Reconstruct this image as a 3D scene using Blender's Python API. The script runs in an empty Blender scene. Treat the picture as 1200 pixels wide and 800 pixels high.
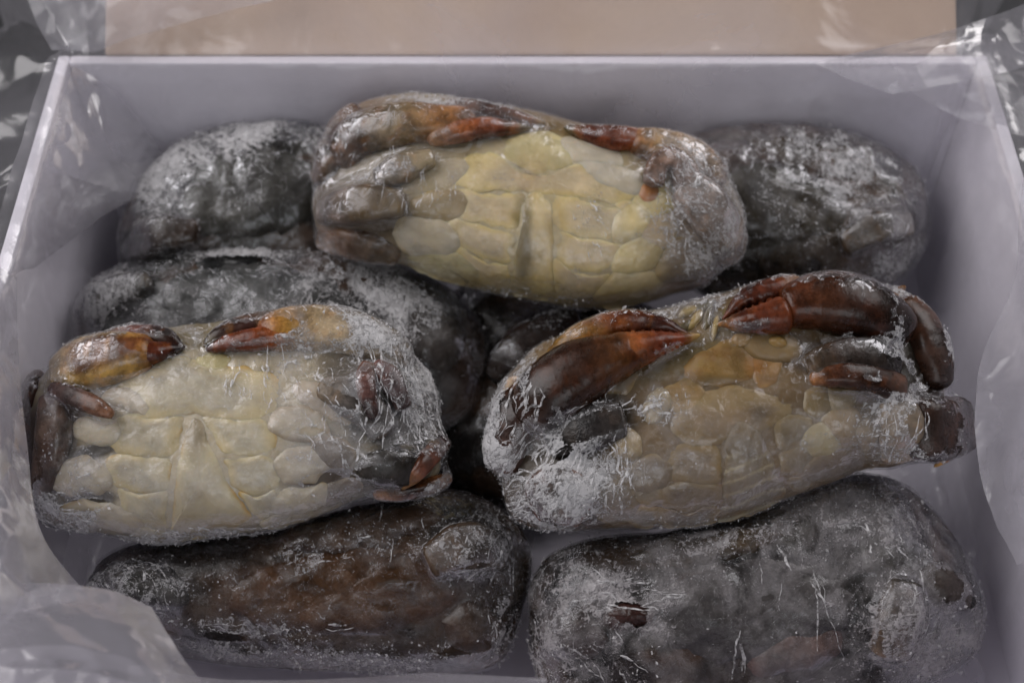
import bpy, math, random
import numpy as np
from mathutils import Vector, Matrix
from mathutils.bvhtree import BVHTree

sc = bpy.context.scene
COL = sc.collection
random.seed(4)

# ------------------------------------------------------------------ camera, light, exposure
PITCH = math.radians(52)
CAM = np.array([0.0, -0.348, 0.53])
FPX = 1200 * 50 / 36.0
FWD = np.array([0, math.cos(PITCH), -math.sin(PITCH)])
UPV = np.array([0, math.sin(PITCH), math.cos(PITCH)])
RGT = np.array([1.0, 0, 0])

cd = bpy.data.cameras.new("camera")
cam = bpy.data.objects.new("camera", cd)
COL.objects.link(cam)
cam.location = CAM
cam.rotation_euler = (math.pi / 2 - PITCH, 0, 0)
cd.lens = 50
cd.sensor_width = 36
cd.clip_start = 0.01
cd.clip_end = 60
cd.dof.use_dof = True
cd.dof.focus_distance = 0.515
cd.dof.aperture_fstop = 6.3
sc.camera = cam

w = bpy.data.worlds.new("World")
sc.world = w
w.use_nodes = True
w.node_tree.nodes["Background"].inputs[0].default_value = (0.93, 0.96, 1.0, 1)
w.node_tree.nodes["Background"].inputs[1].default_value = 0.05

def area(name, loc, target, size, size_y, power, color):
    ld = bpy.data.lights.new(name, 'AREA')
    ld.shape = 'RECTANGLE'
    ld.size = size
    ld.size_y = size_y
    ld.energy = power
    ld.color = color
    o = bpy.data.objects.new(name, ld)
    COL.objects.link(o)
    o.location = loc
    d = Vector(target) - Vector(loc)
    o.rotation_euler = d.to_track_quat('-Z', 'Y').to_euler()
    return o

area("left_softbox_light", (-0.85, 0.12, 0.95), (0, 0.0, 0.08), 1.0, 1.0, 12.2, (1.0, 0.965, 0.975))
area("right_softbox_light", (0.75, 0.45, 1.0), (0, 0.0, 0.08), 0.8, 0.8, 6.8, (1.0, 0.96, 0.965))
area("front_fill_light", (0.1, -1.2, 0.95), (0, 0.05, 0.08), 0.9, 0.6, 3.9, (0.95, 0.965, 1.0))  # added fill, brightens the back wall

sc.view_settings.view_transform = 'Standard'
sc.view_settings.look = 'None'
sc.view_settings.exposure = 0
sc.view_settings.gamma = 1
try:
    sc.cycles.use_denoising = True
    sc.cycles.transparent_max_bounces = 20
    sc.cycles.max_bounces = 6
    sc.cycles.diffuse_bounces = 3
    sc.cycles.glossy_bounces = 3
    sc.cycles.use_adaptive_sampling = True
    sc.cycles.adaptive_threshold = 0.03
    sc.cycles.sample_clamp_indirect = 3
except Exception:
    pass

# ------------------------------------------------------------------ maths helpers
def unproj(px, py, z):
    d = FWD + RGT * (px - 600) / FPX + UPV * (400 - py) / FPX
    return CAM + d * ((z - CAM[2]) / d[2])

def ray(px, py):
    return FWD + RGT * (px - 600) / FPX + UPV * (400 - py) / FPX

def project(P):
    q = P - CAM
    dz = q @ FWD
    return np.stack([600 + FPX * (q @ RGT) / dz, 400 - FPX * (q @ UPV) / dz], 1)

def _hash(ix, iy, iz, seed):
    h = (ix.astype(np.int64) * 374761393 + iy.astype(np.int64) * 668265263 +
         iz.astype(np.int64) * 2147483647 + seed * 974634777) & 0xFFFFFFFF
    h = ((h ^ (h >> 13)) * 1274126177) & 0xFFFFFFFF
    h = ((h ^ (h >> 16)) * 2246822519) & 0xFFFFFFFF
    h = h ^ (h >> 15)
    return (h & 0xFFFFFF) / float(0xFFFFFF)

def vnoise(P, seed=0):
    P = np.asarray(P, float)
    i = np.floor(P).astype(np.int64)
    f = P - i
    f = f * f * f * (f * (f * 6 - 15) + 10)
    r = 0
    for dx in (0, 1):
        wx = f[:, 0] if dx else 1 - f[:, 0]
        for dy in (0, 1):
            wy = f[:, 1] if dy else 1 - f[:, 1]
            for dz in (0, 1):
                wz = f[:, 2] if dz else 1 - f[:, 2]
                r = r + wx * wy * wz * _hash(i[:, 0] + dx, i[:, 1] + dy, i[:, 2] + dz, seed)
    return r

def fbm(P, seed=0, octs=4, gain=0.5):
    P = np.asarray(P, float)
    a, s, t = 1.0, 0.0, 0.0
    for k in range(octs):
        s = s + a * vnoise(P * (2.03 ** k) + 17.3 * k, seed + k)
        t += a
        a *= gain
    return s / t

def ridged(P, seed=0, octs=3):
    a, s, t = 1.0, 0.0, 0.0
    for k in range(octs):
        s = s + a * (1 - np.abs(2 * vnoise(P * (2.1 ** k) + 9.1 * k, seed + k) - 1))
        t += a
        a *= 0.5
    return s / t

def sstep(a, b, x):
    t = np.clip((x - a) / (b - a), 0, 1)
    return t * t * (3 - 2 * t)

def crom(pts, n, closed=False):
    P = np.array(pts, float)
    m = len(P)
    if closed:
        Q = np.vstack([P[-1], P, P[0], P[1]])
        segs = m
    else:
        Q = np.vstack([2 * P[0] - P[1], P, 2 * P[-1] - P[-2]])
        segs = m - 1
    t = np.linspace(0, segs, n, endpoint=not closed)
    k = np.minimum(t.astype(int), segs - 1)
    f = (t - k)[:, None]
    a, b, c, d = Q[k], Q[k + 1], Q[k + 2], Q[k + 3]
    return 0.5 * (2 * b + (c - a) * f + (2 * a - 5 * b + 4 * c - d) * f ** 2 + (3 * b - a - 3 * c + d) * f ** 3)

# ------------------------------------------------------------------ scene helpers
def tag(o, label=None, cat=None, group=None, kind=None):
    if label: o["label"] = label
    if cat: o["category"] = cat
    if group: o["group"] = group
    if kind: o["kind"] = kind
    return o

def mesh_obj(name, V, F, mat, parent=None, col=None, attrs=None, smooth=True, kind=None):
    me = bpy.data.meshes.new(name)
    me.from_pydata([tuple(v) for v in V], [], F if isinstance(F, list) else [tuple(f) for f in F])
    me.validate()
    if smooth:
        me.polygons.foreach_set("use_smooth", [True] * len(me.polygons))
    if col is not None:
        a = me.attributes.new("Col", 'FLOAT_COLOR', 'POINT')
        c = np.ones((len(V), 4))
        c[:, :3] = np.clip(col, 0, 1)
        a.data.foreach_set("color", c.ravel())
    for k, v in (attrs or {}).items():
        a = me.attributes.new(k, 'FLOAT', 'POINT')
        a.data.foreach_set("value", np.asarray(v, float))
    me.update()
    me.materials.append(mat)
    o = bpy.data.objects.new(name, me)
    COL.objects.link(o)
    if parent:
        o.parent = parent
    if kind:
        o["kind"] = kind
    return o

def grid_faces(nr, nc, wrap):
    r = np.arange(nr - 1)[:, None]
    c = np.arange(nc if wrap else nc - 1)[None, :]
    a = r * nc + c
    b = r * nc + (c + 1) % nc
    d = (r + 1) * nc + c
    e = (r + 1) * nc + (c + 1) % nc
    return np.stack([a, b, e, d], -1).reshape(-1, 4)

# ------------------------------------------------------------------ materials
def new_mat(name):
    m = bpy.data.materials.new(name)
    m.use_nodes = True
    nt = m.node_tree
    nt.nodes.clear()
    out = nt.nodes.new("ShaderNodeOutputMaterial")
    return m, nt, out

def N(nt, t, **kw):
    n = nt.nodes.new(t)
    for k, v in kw.items():
        if k in n.inputs:
            n.inputs[k].default_value = v
        else:
            setattr(n, k, v)
    return n

def math_n(nt, op, a, b=None, clamp=False):
    n = nt.nodes.new("ShaderNodeMath")
    n.operation = op
    n.use_clamp = clamp
    for i, v in enumerate((a, b)):
        if v is None: continue
        if isinstance(v, (int, float)): n.inputs[i].default_value = v
        else: nt.links.new(v, n.inputs[i])
    return n.outputs[0]

def maprange(nt, v, a, b, c=0.0, d=1.0):
    n = nt.nodes.new("ShaderNodeMapRange")
    n.interpolation_type = 'SMOOTHSTEP'
    nt.links.new(v, n.inputs[0])
    n.inputs[1].default_value, n.inputs[2].default_value = a, b
    n.inputs[3].default_value, n.inputs[4].default_value = c, d
    return n.outputs[0]

def noise(nt, co, scale, detail=4, rough=0.55, dist=0.0, loc=None, sc3=None, rot=None):
    if loc is not None or sc3 is not None or rot is not None:
        mp = nt.nodes.new("ShaderNodeMapping")
        nt.links.new(co, mp.inputs[0])
        if sc3 is not None:
            mp.vector_type = 'TEXTURE'
            sc3 = tuple(1.0 / v for v in sc3)
        if loc: mp.inputs[1].default_value = loc
        if rot: mp.inputs[2].default_value = rot
        if sc3: mp.inputs[3].default_value = sc3
        co = mp.outputs[0]
    n = nt.nodes.new("ShaderNodeTexNoise")
    nt.links.new(co, n.inputs["Vector"])
    n.inputs["Scale"].default_value = scale
    n.inputs["Detail"].default_value = detail
    n.inputs["Roughness"].default_value = rough
    n.inputs["Distortion"].default_value = dist
    return n.outputs[0]

def shell_mat(name, rough, sss, mottling, bump_d, bump_scale=700, spec=0.5, coat=0.0, grain=0.35):
    m, nt, out = new_mat(name)
    L = nt.links.new
    at = N(nt, "ShaderNodeAttribute", attribute_name="Col")
    tc = nt.nodes.new("ShaderNodeTexCoord")
    n1 = noise(nt, tc.outputs["Object"], 130, 6, 0.65)
    n2 = noise(nt, tc.outputs["Object"], 900, 4, 0.6)
    v = math_n(nt, 'ADD', maprange(nt, n1, 0.25, 0.75, 1 - mottling, 1 + mottling * 0.7),
               maprange(nt, n2, 0.3, 0.7, -mottling * grain, mottling * grain))
    mul = nt.nodes.new("ShaderNodeVectorMath"); mul.operation = 'SCALE'
    L(at.outputs["Color"], mul.inputs[0]); L(v, mul.inputs["Scale"])
    p = N(nt, "ShaderNodeBsdfPrincipled")
    L(mul.outputs[0], p.inputs["Base Color"])
    r = maprange(nt, n1, 0.3, 0.7, rough * 0.75, rough * 1.3)
    L(r, p.inputs["Roughness"])
    p.inputs["Specular IOR Level"].default_value = spec
    p.inputs["Subsurface Weight"].default_value = sss
    p.inputs["Subsurface Radius"].default_value = (1.0, 0.7, 0.4)
    p.inputs["Subsurface Scale"].default_value = 0.003
    p.inputs["Coat Weight"].default_value = coat
    p.inputs["Coat Roughness"].default_value = 0.2
    hb = math_n(nt, 'ADD', noise(nt, tc.outputs["Object"], bump_scale, 5, 0.6), math_n(nt, 'MULTIPLY', n1, 1.5))
    b = N(nt, "ShaderNodeBump", Strength=0.6, Distance=bump_d)
    L(hb, b.inputs["Height"])
    L(b.outputs[0], p.inputs["Normal"])
    L(p.outputs[0], out.inputs[0])
    return m

M_BELLY = shell_mat("belly_shell", 0.34, 0.6, 0.13, 0.00022, grain=0.1)
M_DARK = shell_mat("dark_shell", 0.24, 0.0, 0.45, 0.0003, spec=0.35, coat=0.0)
M_CLAW = shell_mat("claw_shell", 0.27, 0.0, 0.5, 0.0003, 300, spec=0.38, coat=0.0)

def film_mat(name, haze, crisp, streak_rot, seedloc, white=(0.60, 0.59, 0.60)):
    """cling film with frozen moisture: clear gloss where dry, white where frosted."""
    m, nt, out = new_mat(name)
    L = nt.links.new
    tc = nt.nodes.new("ShaderNodeTexCoord")
    co = tc.outputs["Object"]
    F = N(nt, "ShaderNodeAttribute", attribute_name="frost").outputs["Fac"]
    big = noise(nt, co, 75, 4, 0.68, 0.3, loc=seedloc)
    fine = noise(nt, co, 560, 4, 0.75, 0.2, loc=seedloc)
    st = noise(nt, co, 110, 3, 0.65, 0.4, loc=seedloc, sc3=(0.35, 4.5, 1.5), rot=(0, 0, streak_rot))
    st2 = noise(nt, co, 150, 3, 0.6, 0.8, loc=seedloc, sc3=(4.0, 0.3, 1.2), rot=(0, 0, streak_rot + 0.5))
    patchy = noise(nt, co, 38, 4, 0.65, 1.0, loc=seedloc)
    grain = noise(nt, co, 1800, 2, 0.7, 0.0, loc=seedloc)
    s1 = math_n(nt, 'ADD', math_n(nt, 'MULTIPLY', math_n(nt, 'SUBTRACT', big, 0.5), 1.3),
                math_n(nt, 'MULTIPLY', math_n(nt, 'SUBTRACT', fine, 0.5), 1.5))
    s1 = math_n(nt, 'ADD', s1, math_n(nt, 'MULTIPLY', math_n(nt, 'SUBTRACT', grain, 0.5), 0.6))
    s1 = math_n(nt, 'ADD', s1, math_n(nt, 'MULTIPLY', math_n(nt, 'SUBTRACT', patchy, 0.5), 1.5))
    s2 = math_n(nt, 'MULTIPLY', math_n(nt, 'SUBTRACT', math_n(nt, 'MAXIMUM', st, st2), 0.55), 1.5)
    val = math_n(nt, 'ADD', math_n(nt, 'ADD', s1, s2), F)
    vo = nt.nodes.new("ShaderNodeTexVoronoi"); vo.feature = 'DISTANCE_TO_EDGE'
    mpv = nt.nodes.new("ShaderNodeMapping"); mpv.inputs[2].default_value = (0, 0, streak_rot); mpv.vector_type = 'TEXTURE'; mpv.inputs[3].default_value = (1.8, 0.67, 1.0)
    wob = nt.nodes.new("ShaderNodeVectorMath"); wob.operation = 'MULTIPLY_ADD'
    nv = nt.nodes.new("ShaderNodeTexNoise"); nv.inputs["Scale"].default_value = 120; L(co, nv.inputs["Vector"])
    L(nv.outputs["Color"], wob.inputs[0]); wob.inputs[1].default_value = (0.016, 0.016, 0.016); L(co, wob.inputs[2])
    L(wob.outputs[0], mpv.inputs[0]); L(mpv.outputs[0], vo.inputs["Vector"]); vo.inputs["Scale"].default_value = 165
    crk = maprange(nt, vo.outputs["Distance"], 0.0, 0.09, 1.0, 0.0)
    crk = math_n(nt, 'MULTIPLY', crk, maprange(nt, fine, 0.35, 0.6))
    val = math_n(nt, 'ADD', val, math_n(nt, 'MULTIPLY', crk, math_n(nt, 'MULTIPLY', F, 0.75)))
    hi = maprange(nt, val, 0.42, 0.92, 0.0, crisp)
    lo = math_n(nt, 'MULTIPLY', math_n(nt, 'ADD', math_n(nt, 'MULTIPLY', F, 0.75), 0.25), haze)
    lo = math_n(nt, 'MULTIPLY', lo, math_n(nt, 'MULTIPLY', maprange(nt, big, 0.3, 0.7, 0.5, 1.4), maprange(nt, patchy, 0.42, 0.60, 0.05, 1.9)))
    fac = math_n(nt, 'MAXIMUM', hi, lo, True)
    # relief: wet film is smooth with a few folds, frosted film is rough
    hs = math_n(nt, 'ADD', math_n(nt, 'MULTIPLY', big, 1.1), math_n(nt, 'MULTIPLY', crk, math_n(nt, 'ADD', math_n(nt, 'MULTIPLY', F, 1.1), 0.35)))
    bs = N(nt, "ShaderNodeBump", Strength=0.7, Distance=0.0007)
    L(hs, bs.inputs["Height"])
    h = math_n(nt, 'ADD', math_n(nt, 'MULTIPLY', fine, 0.9), math_n(nt, 'MULTIPLY', hi, 0.9))
    h = math_n(nt, 'ADD', h, math_n(nt, 'ADD', hs, math_n(nt, 'MULTIPLY', math_n(nt, 'MAXIMUM', st, st2), 0.8)))
    b = N(nt, "ShaderNodeBump", Strength=0.75, Distance=0.0007)
    L(h, b.inputs["Height"])
    tr = nt.nodes.new("ShaderNodeBsdfTransparent")
    gl = N(nt, "ShaderNodeBsdfGlossy")
    gl.inputs["Color"].default_value = (0.85, 0.86, 0.9, 1)
    gl.inputs["Roughness"].default_value = 0.10
    L(bs.outputs[0], gl.inputs["Normal"])
    fr = nt.nodes.new("ShaderNodeFresnel"); fr.inputs[0].default_value = 1.42
    mx = nt.nodes.new("ShaderNodeMixShader")
    L(math_n(nt, 'MINIMUM', math_n(nt, 'MULTIPLY', fr.outputs[0], 0.85), 0.22), mx.inputs[0]); L(tr.outputs[0], mx.inputs[1]); L(gl.outputs[0], mx.inputs[2])
    p = N(nt, "ShaderNodeBsdfPrincipled")
    p.inputs["Base Color"].default_value = (*white, 1)
    p.inputs["Roughness"].default_value = 0.55
    L(b.outputs[0], p.inputs["Normal"])
    mx2 = nt.nodes.new("ShaderNodeMixShader")
    L(fac, mx2.inputs[0]); L(mx.outputs[0], mx2.inputs[1]); L(p.outputs[0], mx2.inputs[2])
    # torn places: film missing, ragged edge
    tear = N(nt, "ShaderNodeAttribute", attribute_name="tear").outputs["Fac"]
    tv = math_n(nt, 'ADD', tear, math_n(nt, 'MULTIPLY', math_n(nt, 'SUBTRACT', noise(nt, co, 300, 4, 0.75, loc=seedloc), 0.5), 1.1))
    cut = nt.nodes.new("ShaderNodeMixShader")
    t2 = nt.nodes.new("ShaderNodeBsdfTransparent")
    L(maprange(nt, tv, 0.0, 0.03), cut.inputs[0]); L(mx2.outputs[0], cut.inputs[1]); L(t2.outputs[0], cut.inputs[2])
    L(cut.outputs[0], out.inputs[0])
    return m

def frost_mat(nm="frost_crystal", t0=0.15, t1=0.7):
    m, nt, out = new_mat(nm)
    L = nt.links.new
    p = N(nt, "ShaderNodeBsdfPrincipled")
    p.inputs["Base Color"].default_value = (0.70, 0.69, 0.70, 1)
    p.inputs["Roughness"].default_value = 0.4
    tr = nt.nodes.new("ShaderNodeBsdfTransparent")
    tc = nt.nodes.new("ShaderNodeTexCoord")
    n = noise(nt, tc.outputs["Object"], 500, 3)
    mx = nt.nodes.new("ShaderNodeMixShader")
    L(maprange(nt, n, 0.35, 0.7, t0, t1), mx.inputs[0])
    L(tr.outputs[0], mx.inputs[1]); L(p.outputs[0], mx.inputs[2])
    L(mx.outputs[0], out.inputs[0])
    return m
M_FROST = frost_mat()
M_CREASE = frost_mat("film_crease", 0.15, 0.85)

def bag_mat(name, milk, tint=(0.75, 0.73, 0.80), facet_k=2.2, facet_scale=17, gmax=0.22, grough=0.2):
    m, nt, out = new_mat(name)
    L = nt.links.new
    tc = nt.nodes.new("ShaderNodeTexCoord")
    co = tc.outputs["Object"]
    n1 = noise(nt, co, 12, 5, 0.6, 0.5)
    n2 = noise(nt, co, 24, 3, 0.5, 0.8)
    n3 = noise(nt, co, 900, 2)
    vo = nt.nodes.new("ShaderNodeTexVoronoi"); vo.feature = 'DISTANCE_TO_EDGE'; vo.inputs["Scale"].default_value = facet_scale
    wob = nt.nodes.new("ShaderNodeVectorMath"); wob.operation = 'MULTIPLY_ADD'
    nv = nt.nodes.new("ShaderNodeTexNoise"); nv.inputs["Scale"].default_value = 16; nv.inputs["Detail"].default_value = 3; L(co, nv.inputs["Vector"])
    L(nv.outputs["Color"], wob.inputs[0]); wob.inputs[1].default_value = (0.09, 0.09, 0.09); L(co, wob.inputs[2]); L(wob.outputs[0], vo.inputs["Vector"])
    facet = math_n(nt, 'MULTIPLY', vo.outputs["Distance"], facet_k)
    n2 = math_n(nt, 'ADD', math_n(nt, 'MULTIPLY', n2, 0.7), facet)
    drop = maprange(nt, noise(nt, co, 95, 4, 0.75), 0.66, 0.70)
    b = N(nt, "ShaderNodeBump", Strength=0.6, Distance=0.006)
    L(math_n(nt, 'ADD', n2, math_n(nt, 'MULTIPLY', n3, 0.012)), b.inputs["Height"])
    tr = nt.nodes.new("ShaderNodeBsdfTransparent")
    df = nt.nodes.new("ShaderNodeBsdfDiffuse"); df.inputs[0].default_value = (*tint, 1)
    tl = nt.nodes.new("ShaderNodeBsdfTranslucent"); tl.inputs[0].default_value = (*tint, 1)
    gl = N(nt, "ShaderNodeBsdfGlossy"); gl.inputs["Roughness"].default_value = grough
    L(b.outputs[0], gl.inputs["Normal"])
    d2 = nt.nodes.new("ShaderNodeMixShader"); d2.inputs[0].default_value = 0.4
    L(df.outputs[0], d2.inputs[1]); L(tl.outputs[0], d2.inputs[2])
    m1 = nt.nodes.new("ShaderNodeMixShader")
    f = maprange(nt, n1, 0.3, 0.7, milk * 0.55, milk * 1.4)
    f = math_n(nt, 'MULTIPLY', f, math_n(nt, 'SUBTRACT', 1.0, math_n(nt, 'MULTIPLY', drop, 0.35)), True)
    L(f, m1.inputs[0]); L(tr.outputs[0], m1.inputs[1]); L(d2.outputs[0], m1.inputs[2])
    fr = nt.nodes.new("ShaderNodeFresnel"); fr.inputs[0].default_value = 1.45
    m2 = nt.nodes.new("ShaderNodeMixShader")
    L(math_n(nt, 'MINIMUM', fr.outputs[0], gmax), m2.inputs[0]); L(m1.outputs[0], m2.inputs[1]); L(gl.outputs[0], m2.inputs[2])
    L(m2.outputs[0], out.inputs[0])
    return m
M_BAG = bag_mat("liner_film", 0.10, gmax=0.09, grough=0.18, facet_k=1.8)
M_BAG_IN = bag_mat("liner_film_taut", 0.26, facet_k=0.6, facet_scale=11)
M_BAG2 = bag_mat("liner_film_folded", 0.34, facet_k=3.0, facet_scale=13, gmax=0.32, grough=0.14)

def board_mat(name, c1, c2, rough, scale):
    m, nt, out = new_mat(name)
    L = nt.links.new
    tc = nt.nodes.new("ShaderNodeTexCoord")
    n1 = noise(nt, tc.outputs["Object"], scale, 6, 0.6)
    n2 = noise(nt, tc.outputs["Object"], 700, 3, 0.6, sc3=(1, 0.2, 1))
    rp = nt.nodes.new("ShaderNodeMix"); rp.data_type = 'RGBA'
    rp.inputs[6].default_value = (*c1, 1); rp.inputs[7].default_value = (*c2, 1)
    L(maprange(nt, n1, 0.35, 0.65), rp.inputs[0])
    p = N(nt, "ShaderNodeBsdfPrincipled")
    L(rp.outputs[2], p.inputs["Base Color"])
    p.inputs["Roughness"].default_value = rough
    b = N(nt, "ShaderNodeBump", Strength=0.3, Distance=0.0004)
    L(n2, b.inputs["Height"]); L(b.outputs[0], p.inputs["Normal"])
    L(p.outputs[0], out.inputs[0])
    return m
M_WHITE = board_mat("white_board", (0.80, 0.77, 0.85), (0.86, 0.83, 0.90), 0.55, 9)
M_KRAFT = board_mat("kraft_board", (0.47, 0.34, 0.25), (0.54, 0.405, 0.30), 0.7, 10)
M_TABLE = board_mat("dark_tabletop", (0.016, 0.0165, 0.018), (0.026, 0.026, 0.028), 0.45, 12)

# ------------------------------------------------------------------ the setting
def box_mesh(x0, x1, y0, y1, z0, z1, bev=0.0012):
    import bmesh
    bm = bmesh.new()
    bmesh.ops.create_cube(bm, size=1)
    for v in bm.verts:
        v.co = Vector(((x0 + x1) / 2 + v.co.x * (x1 - x0), (y0 + y1) / 2 + v.co.y * (y1 - y0), (z0 + z1) / 2 + v.co.z * (z1 - z0)))
    if bev:
        bmesh.ops.bevel(bm, geom=bm.edges[:], offset=bev, segments=2, affect='EDGES', profile=0.7)
    V = [tuple(v.co) for v in bm.verts]
    F = [tuple(v.index for v in f.verts) for f in bm.faces]
    bm.verts.index_update()
    F = [tuple(v.index for v in f.verts) for f in bm.faces]
    bm.free()
    return V, F

tag(mesh_obj("tabletop", [(-2, -1.5, 0), (2, -1.5, 0), (2, 2.5, 0), (-2, 2.5, 0)], [(0, 1, 2, 3)], M_TABLE, smooth=False), kind="structure")

XL, XR, YF, YB, ZR, WT = -0.187, 0.196, -0.185, 0.113, 0.130, 0.005
bx = bpy.data.objects.new("cardboard_box", None)
COL.objects.link(bx)
bx.location = (0, 0, 0.001)
tag(bx, "open white cardboard box with raised kraft back flap holding the frozen crabs", "box")
def bpart(name, dims, mat):
    V, F = box_mesh(*dims)
    return mesh_obj(name, [(a, b, c - 0.001) for a, b, c in V], F, mat, bx, smooth=False)
bpart("bottom_panel", (XL - WT, XR + WT, YF - WT, YB + WT, 0.001, 0.006), M_WHITE)
for d in ((XL - WT, XL, YF - WT, YB + WT, 0.0062, ZR), (XR, XR + WT, YF - WT, YB + WT, 0.0062, ZR),
          (XL + .0002, XR - .0002, YF - WT, YF, 0.0062, ZR), (XL + .0002, XR - .0002, YB, YB + WT, 0.0062, ZR)):
    bpart("side_wall", d, M_WHITE)
# back flap hinged at the back rim, raised 35 degrees
V, F = box_mesh(-0.172, 0.188, 0.0, 0.125, 0, 0.004)
a = math.radians(35)
V = [(x, YB + 0.0065 + y * math.cos(a) - z * math.sin(a), ZR - 0.003 + y * math.sin(a) + z * math.cos(a)) for x, y, z in V]
mesh_obj("back_flap", V, F, M_KRAFT, bx, smooth=False)

# ------------------------------------------------------------------ plastic liner bag
bag = bpy.data.objects.new("liner_bag", None)
COL.objects.link(bag)
bag.location = (0, 0, 0.007)
tag(bag, "clear crumpled plastic bag lining the box and folded out over its rim", "plastic bag")
BZ = 0.007
def rrect(x0, x1, y0, y1, r, n):
    pts = []
    k = n // 4
    for (cx, cy, a0) in ((x1 - r, y1 - r, 0), (x0 + r, y1 - r, 90), (x0 + r, y0 + r, 180), (x1 - r, y0 + r, 270)):
        for i in range(k):
            t = i / k
            if t < 0.3:
                a = math.radians(a0 + 90 * t / 0.3)
                pts.append((cx + r * math.cos(a), cy + r * math.sin(a)))
            else:
                # straight to next corner
                nx, ny = {0: (x0 + r, y1), 90: (x0, y0 + r), 180: (x1 - r, y0), 270: (x1, y1 - r)}[a0]
                sx, sy = {0: (x1 - r, y1), 90: (x0, y1 - r), 180: (x0 + r, y0), 270: (x1, y0 + r)}[a0]
                q = (t - 0.3) / 0.7
                pts.append((sx + (nx - sx) * q, sy + (ny - sy) * q))
    return np.array(pts)

def build_bag():
    n = 480
    prof = []   # (inset from wall, z)
    prof += [(0.14, 0.0075), (0.10, 0.0077), (0.06, 0.0078), (0.03, 0.008), (0.015, 0.0085), (0.008, 0.012)]
    for z in np.linspace(0.02, 0.122, 16): prof.append((0.0075 - 0.003 * max(0, (z - 0.09) / 0.032), z))
    prof += [(0.004, 0.129), (0.0005, 0.1332), (-0.003, 0.1345), (-0.007, 0.1335)]
    for i, q in enumerate(np.linspace(0.012, 0.10, 18)):
        prof.append((-q, 0.132 - 0.35 * max(0, q - 0.015) - 1.2 * max(0, q - 0.05) ** 1.3))
    prof = np.array(prof)
    base = rrect(XL, XR, YF, YB, 0.012, n)
    c = np.array([(XL + XR) / 2, (YF + YB) / 2])
    nx = np.roll(base, -1, 0) - np.roll(base, 1, 0)
    nrm = np.stack([nx[:, 1], -nx[:, 0]], 1)
    nrm /= np.linalg.norm(nrm, axis=1)[:, None]
    rows = []
    for (ins, z) in prof:
        r = base - nrm * ins
        if ins > 0.02:
            # shrink about the centre so it never self-crosses
            hx, hy = (XR - XL) / 2, (YB - YF) / 2
            r = c + (base - c) * np.array([(hx - ins) / hx, (hy - min(ins, hy * 0.95)) / hy])
        zz = np.full(n, z)
        if ins < -0.006:
            q = -ins
            back = sstep(0.8, 0.95, nrm[:, 1])     # over the back flap the film lies on it
            zz = zz * (1 - back) + back * (ZR + 0.005 + 0.72 * (q - 0.006))
        rows.append(np.concatenate([r, zz[:, None]], 1))
    P = np.array(rows)
    nr = len(P)
    Q = P.reshape(-1, 3).copy()
    ins = np.repeat(prof[:, 0], n)
    N3 = np.concatenate([np.tile(nrm, (nr, 1)), np.zeros((nr * n, 1))], 1)
    out = ins < -0.006
    # upward normal for the outside skirt
    N3[out] = N3[out] * 0.3 + np.array([0, 0, 1.0])
    low = ins > 0.012
    N3[low] = np.array([0, 0, -1.0])
    ang = np.tile(np.arange(n) * 2 * math.pi / n, nr)
    W = (ridged(Q * 13, 5, 2) - 0.55)
    W2 = ridged(np.stack([np.cos(ang) * 9, np.sin(ang) * 9, Q[:, 2] * 3 + ins * 4], 1), 31, 2) - 0.55
    amp = np.where(out, 0.006 + 0.10 * np.clip(-ins - 0.006, 0, 0.1), np.where(ins > 0.012, 0.0006, 0.006))
    backskirt = out & (np.tile(nrm[:, 1], nr) > 0.8)
    amp = np.where(backskirt, 0.004, amp)
    d = amp * (W + W2 * 0.9)
    d = np.where(out, d, -np.clip(np.abs(d) * 0.9, 0, 0.02))    # inside: only towards the room
    rim = (ins <= 0.0042) & (ins >= -0.012)
    d = np.where(rim, 0.0035 * (W + W2) + 0.001, d)
    N3[rim] = np.array([0, 0, 1.0])
    d = np.where(low, -np.abs(amp * W), d)
    Q = Q + N3 * d[:, None]
    Q[backskirt, 2] = np.maximum(Q[backskirt, 2], ZR + 0.0045 + 0.70 * (Q[backskirt, 1] - YB - 0.006))
    Q[:, 2] = np.maximum(Q[:, 2], 0.0068)
    F = grid_faces(nr, n, True)
    Fl = [tuple(f) for f in F]
    Fl.append(tuple(range(n))[::-1])
    Q[:, 2] -= BZ
    o = mesh_obj("liner_sheet", Q, Fl, M_BAG, bag)
    o.data.materials.append(M_BAG_IN)
    taut = (~out) | backskirt
    o.data.polygons.foreach_set("material_index", [1 if taut[p.vertices[0]] else 0 for p in o.data.polygons])
build_bag()

def sheet(name, rows, mat, parent, zoff, amp=0.002, fr=25, seed=0, nr=60, nc=70, fold=None):
    R = np.array([[unproj(px, py, z) for (px, py, z) in r] for r in rows])
    A = np.array([crom(r, nc) for r in R])          # rows x nc x 3
    B = np.array([crom(A[:, j], nr) for j in range(nc)]).transpose(1, 0, 2).reshape(-1, 3)
    W = ridged(B * fr, seed, 3) - 0.6
    W2 = ridged(B * np.array([fr * 0.5, fr * 2.0, fr]) + 5, seed + 7, 2) - 0.6
    B[:, 2] += amp * (W + W2)
    B[:, 1] += amp * 0.5 * W2
    B[:, 2] -= zoff
    return mesh_obj(name, B, [tuple(f) for f in grid_faces(nr, nc, False)], mat, parent)

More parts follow.
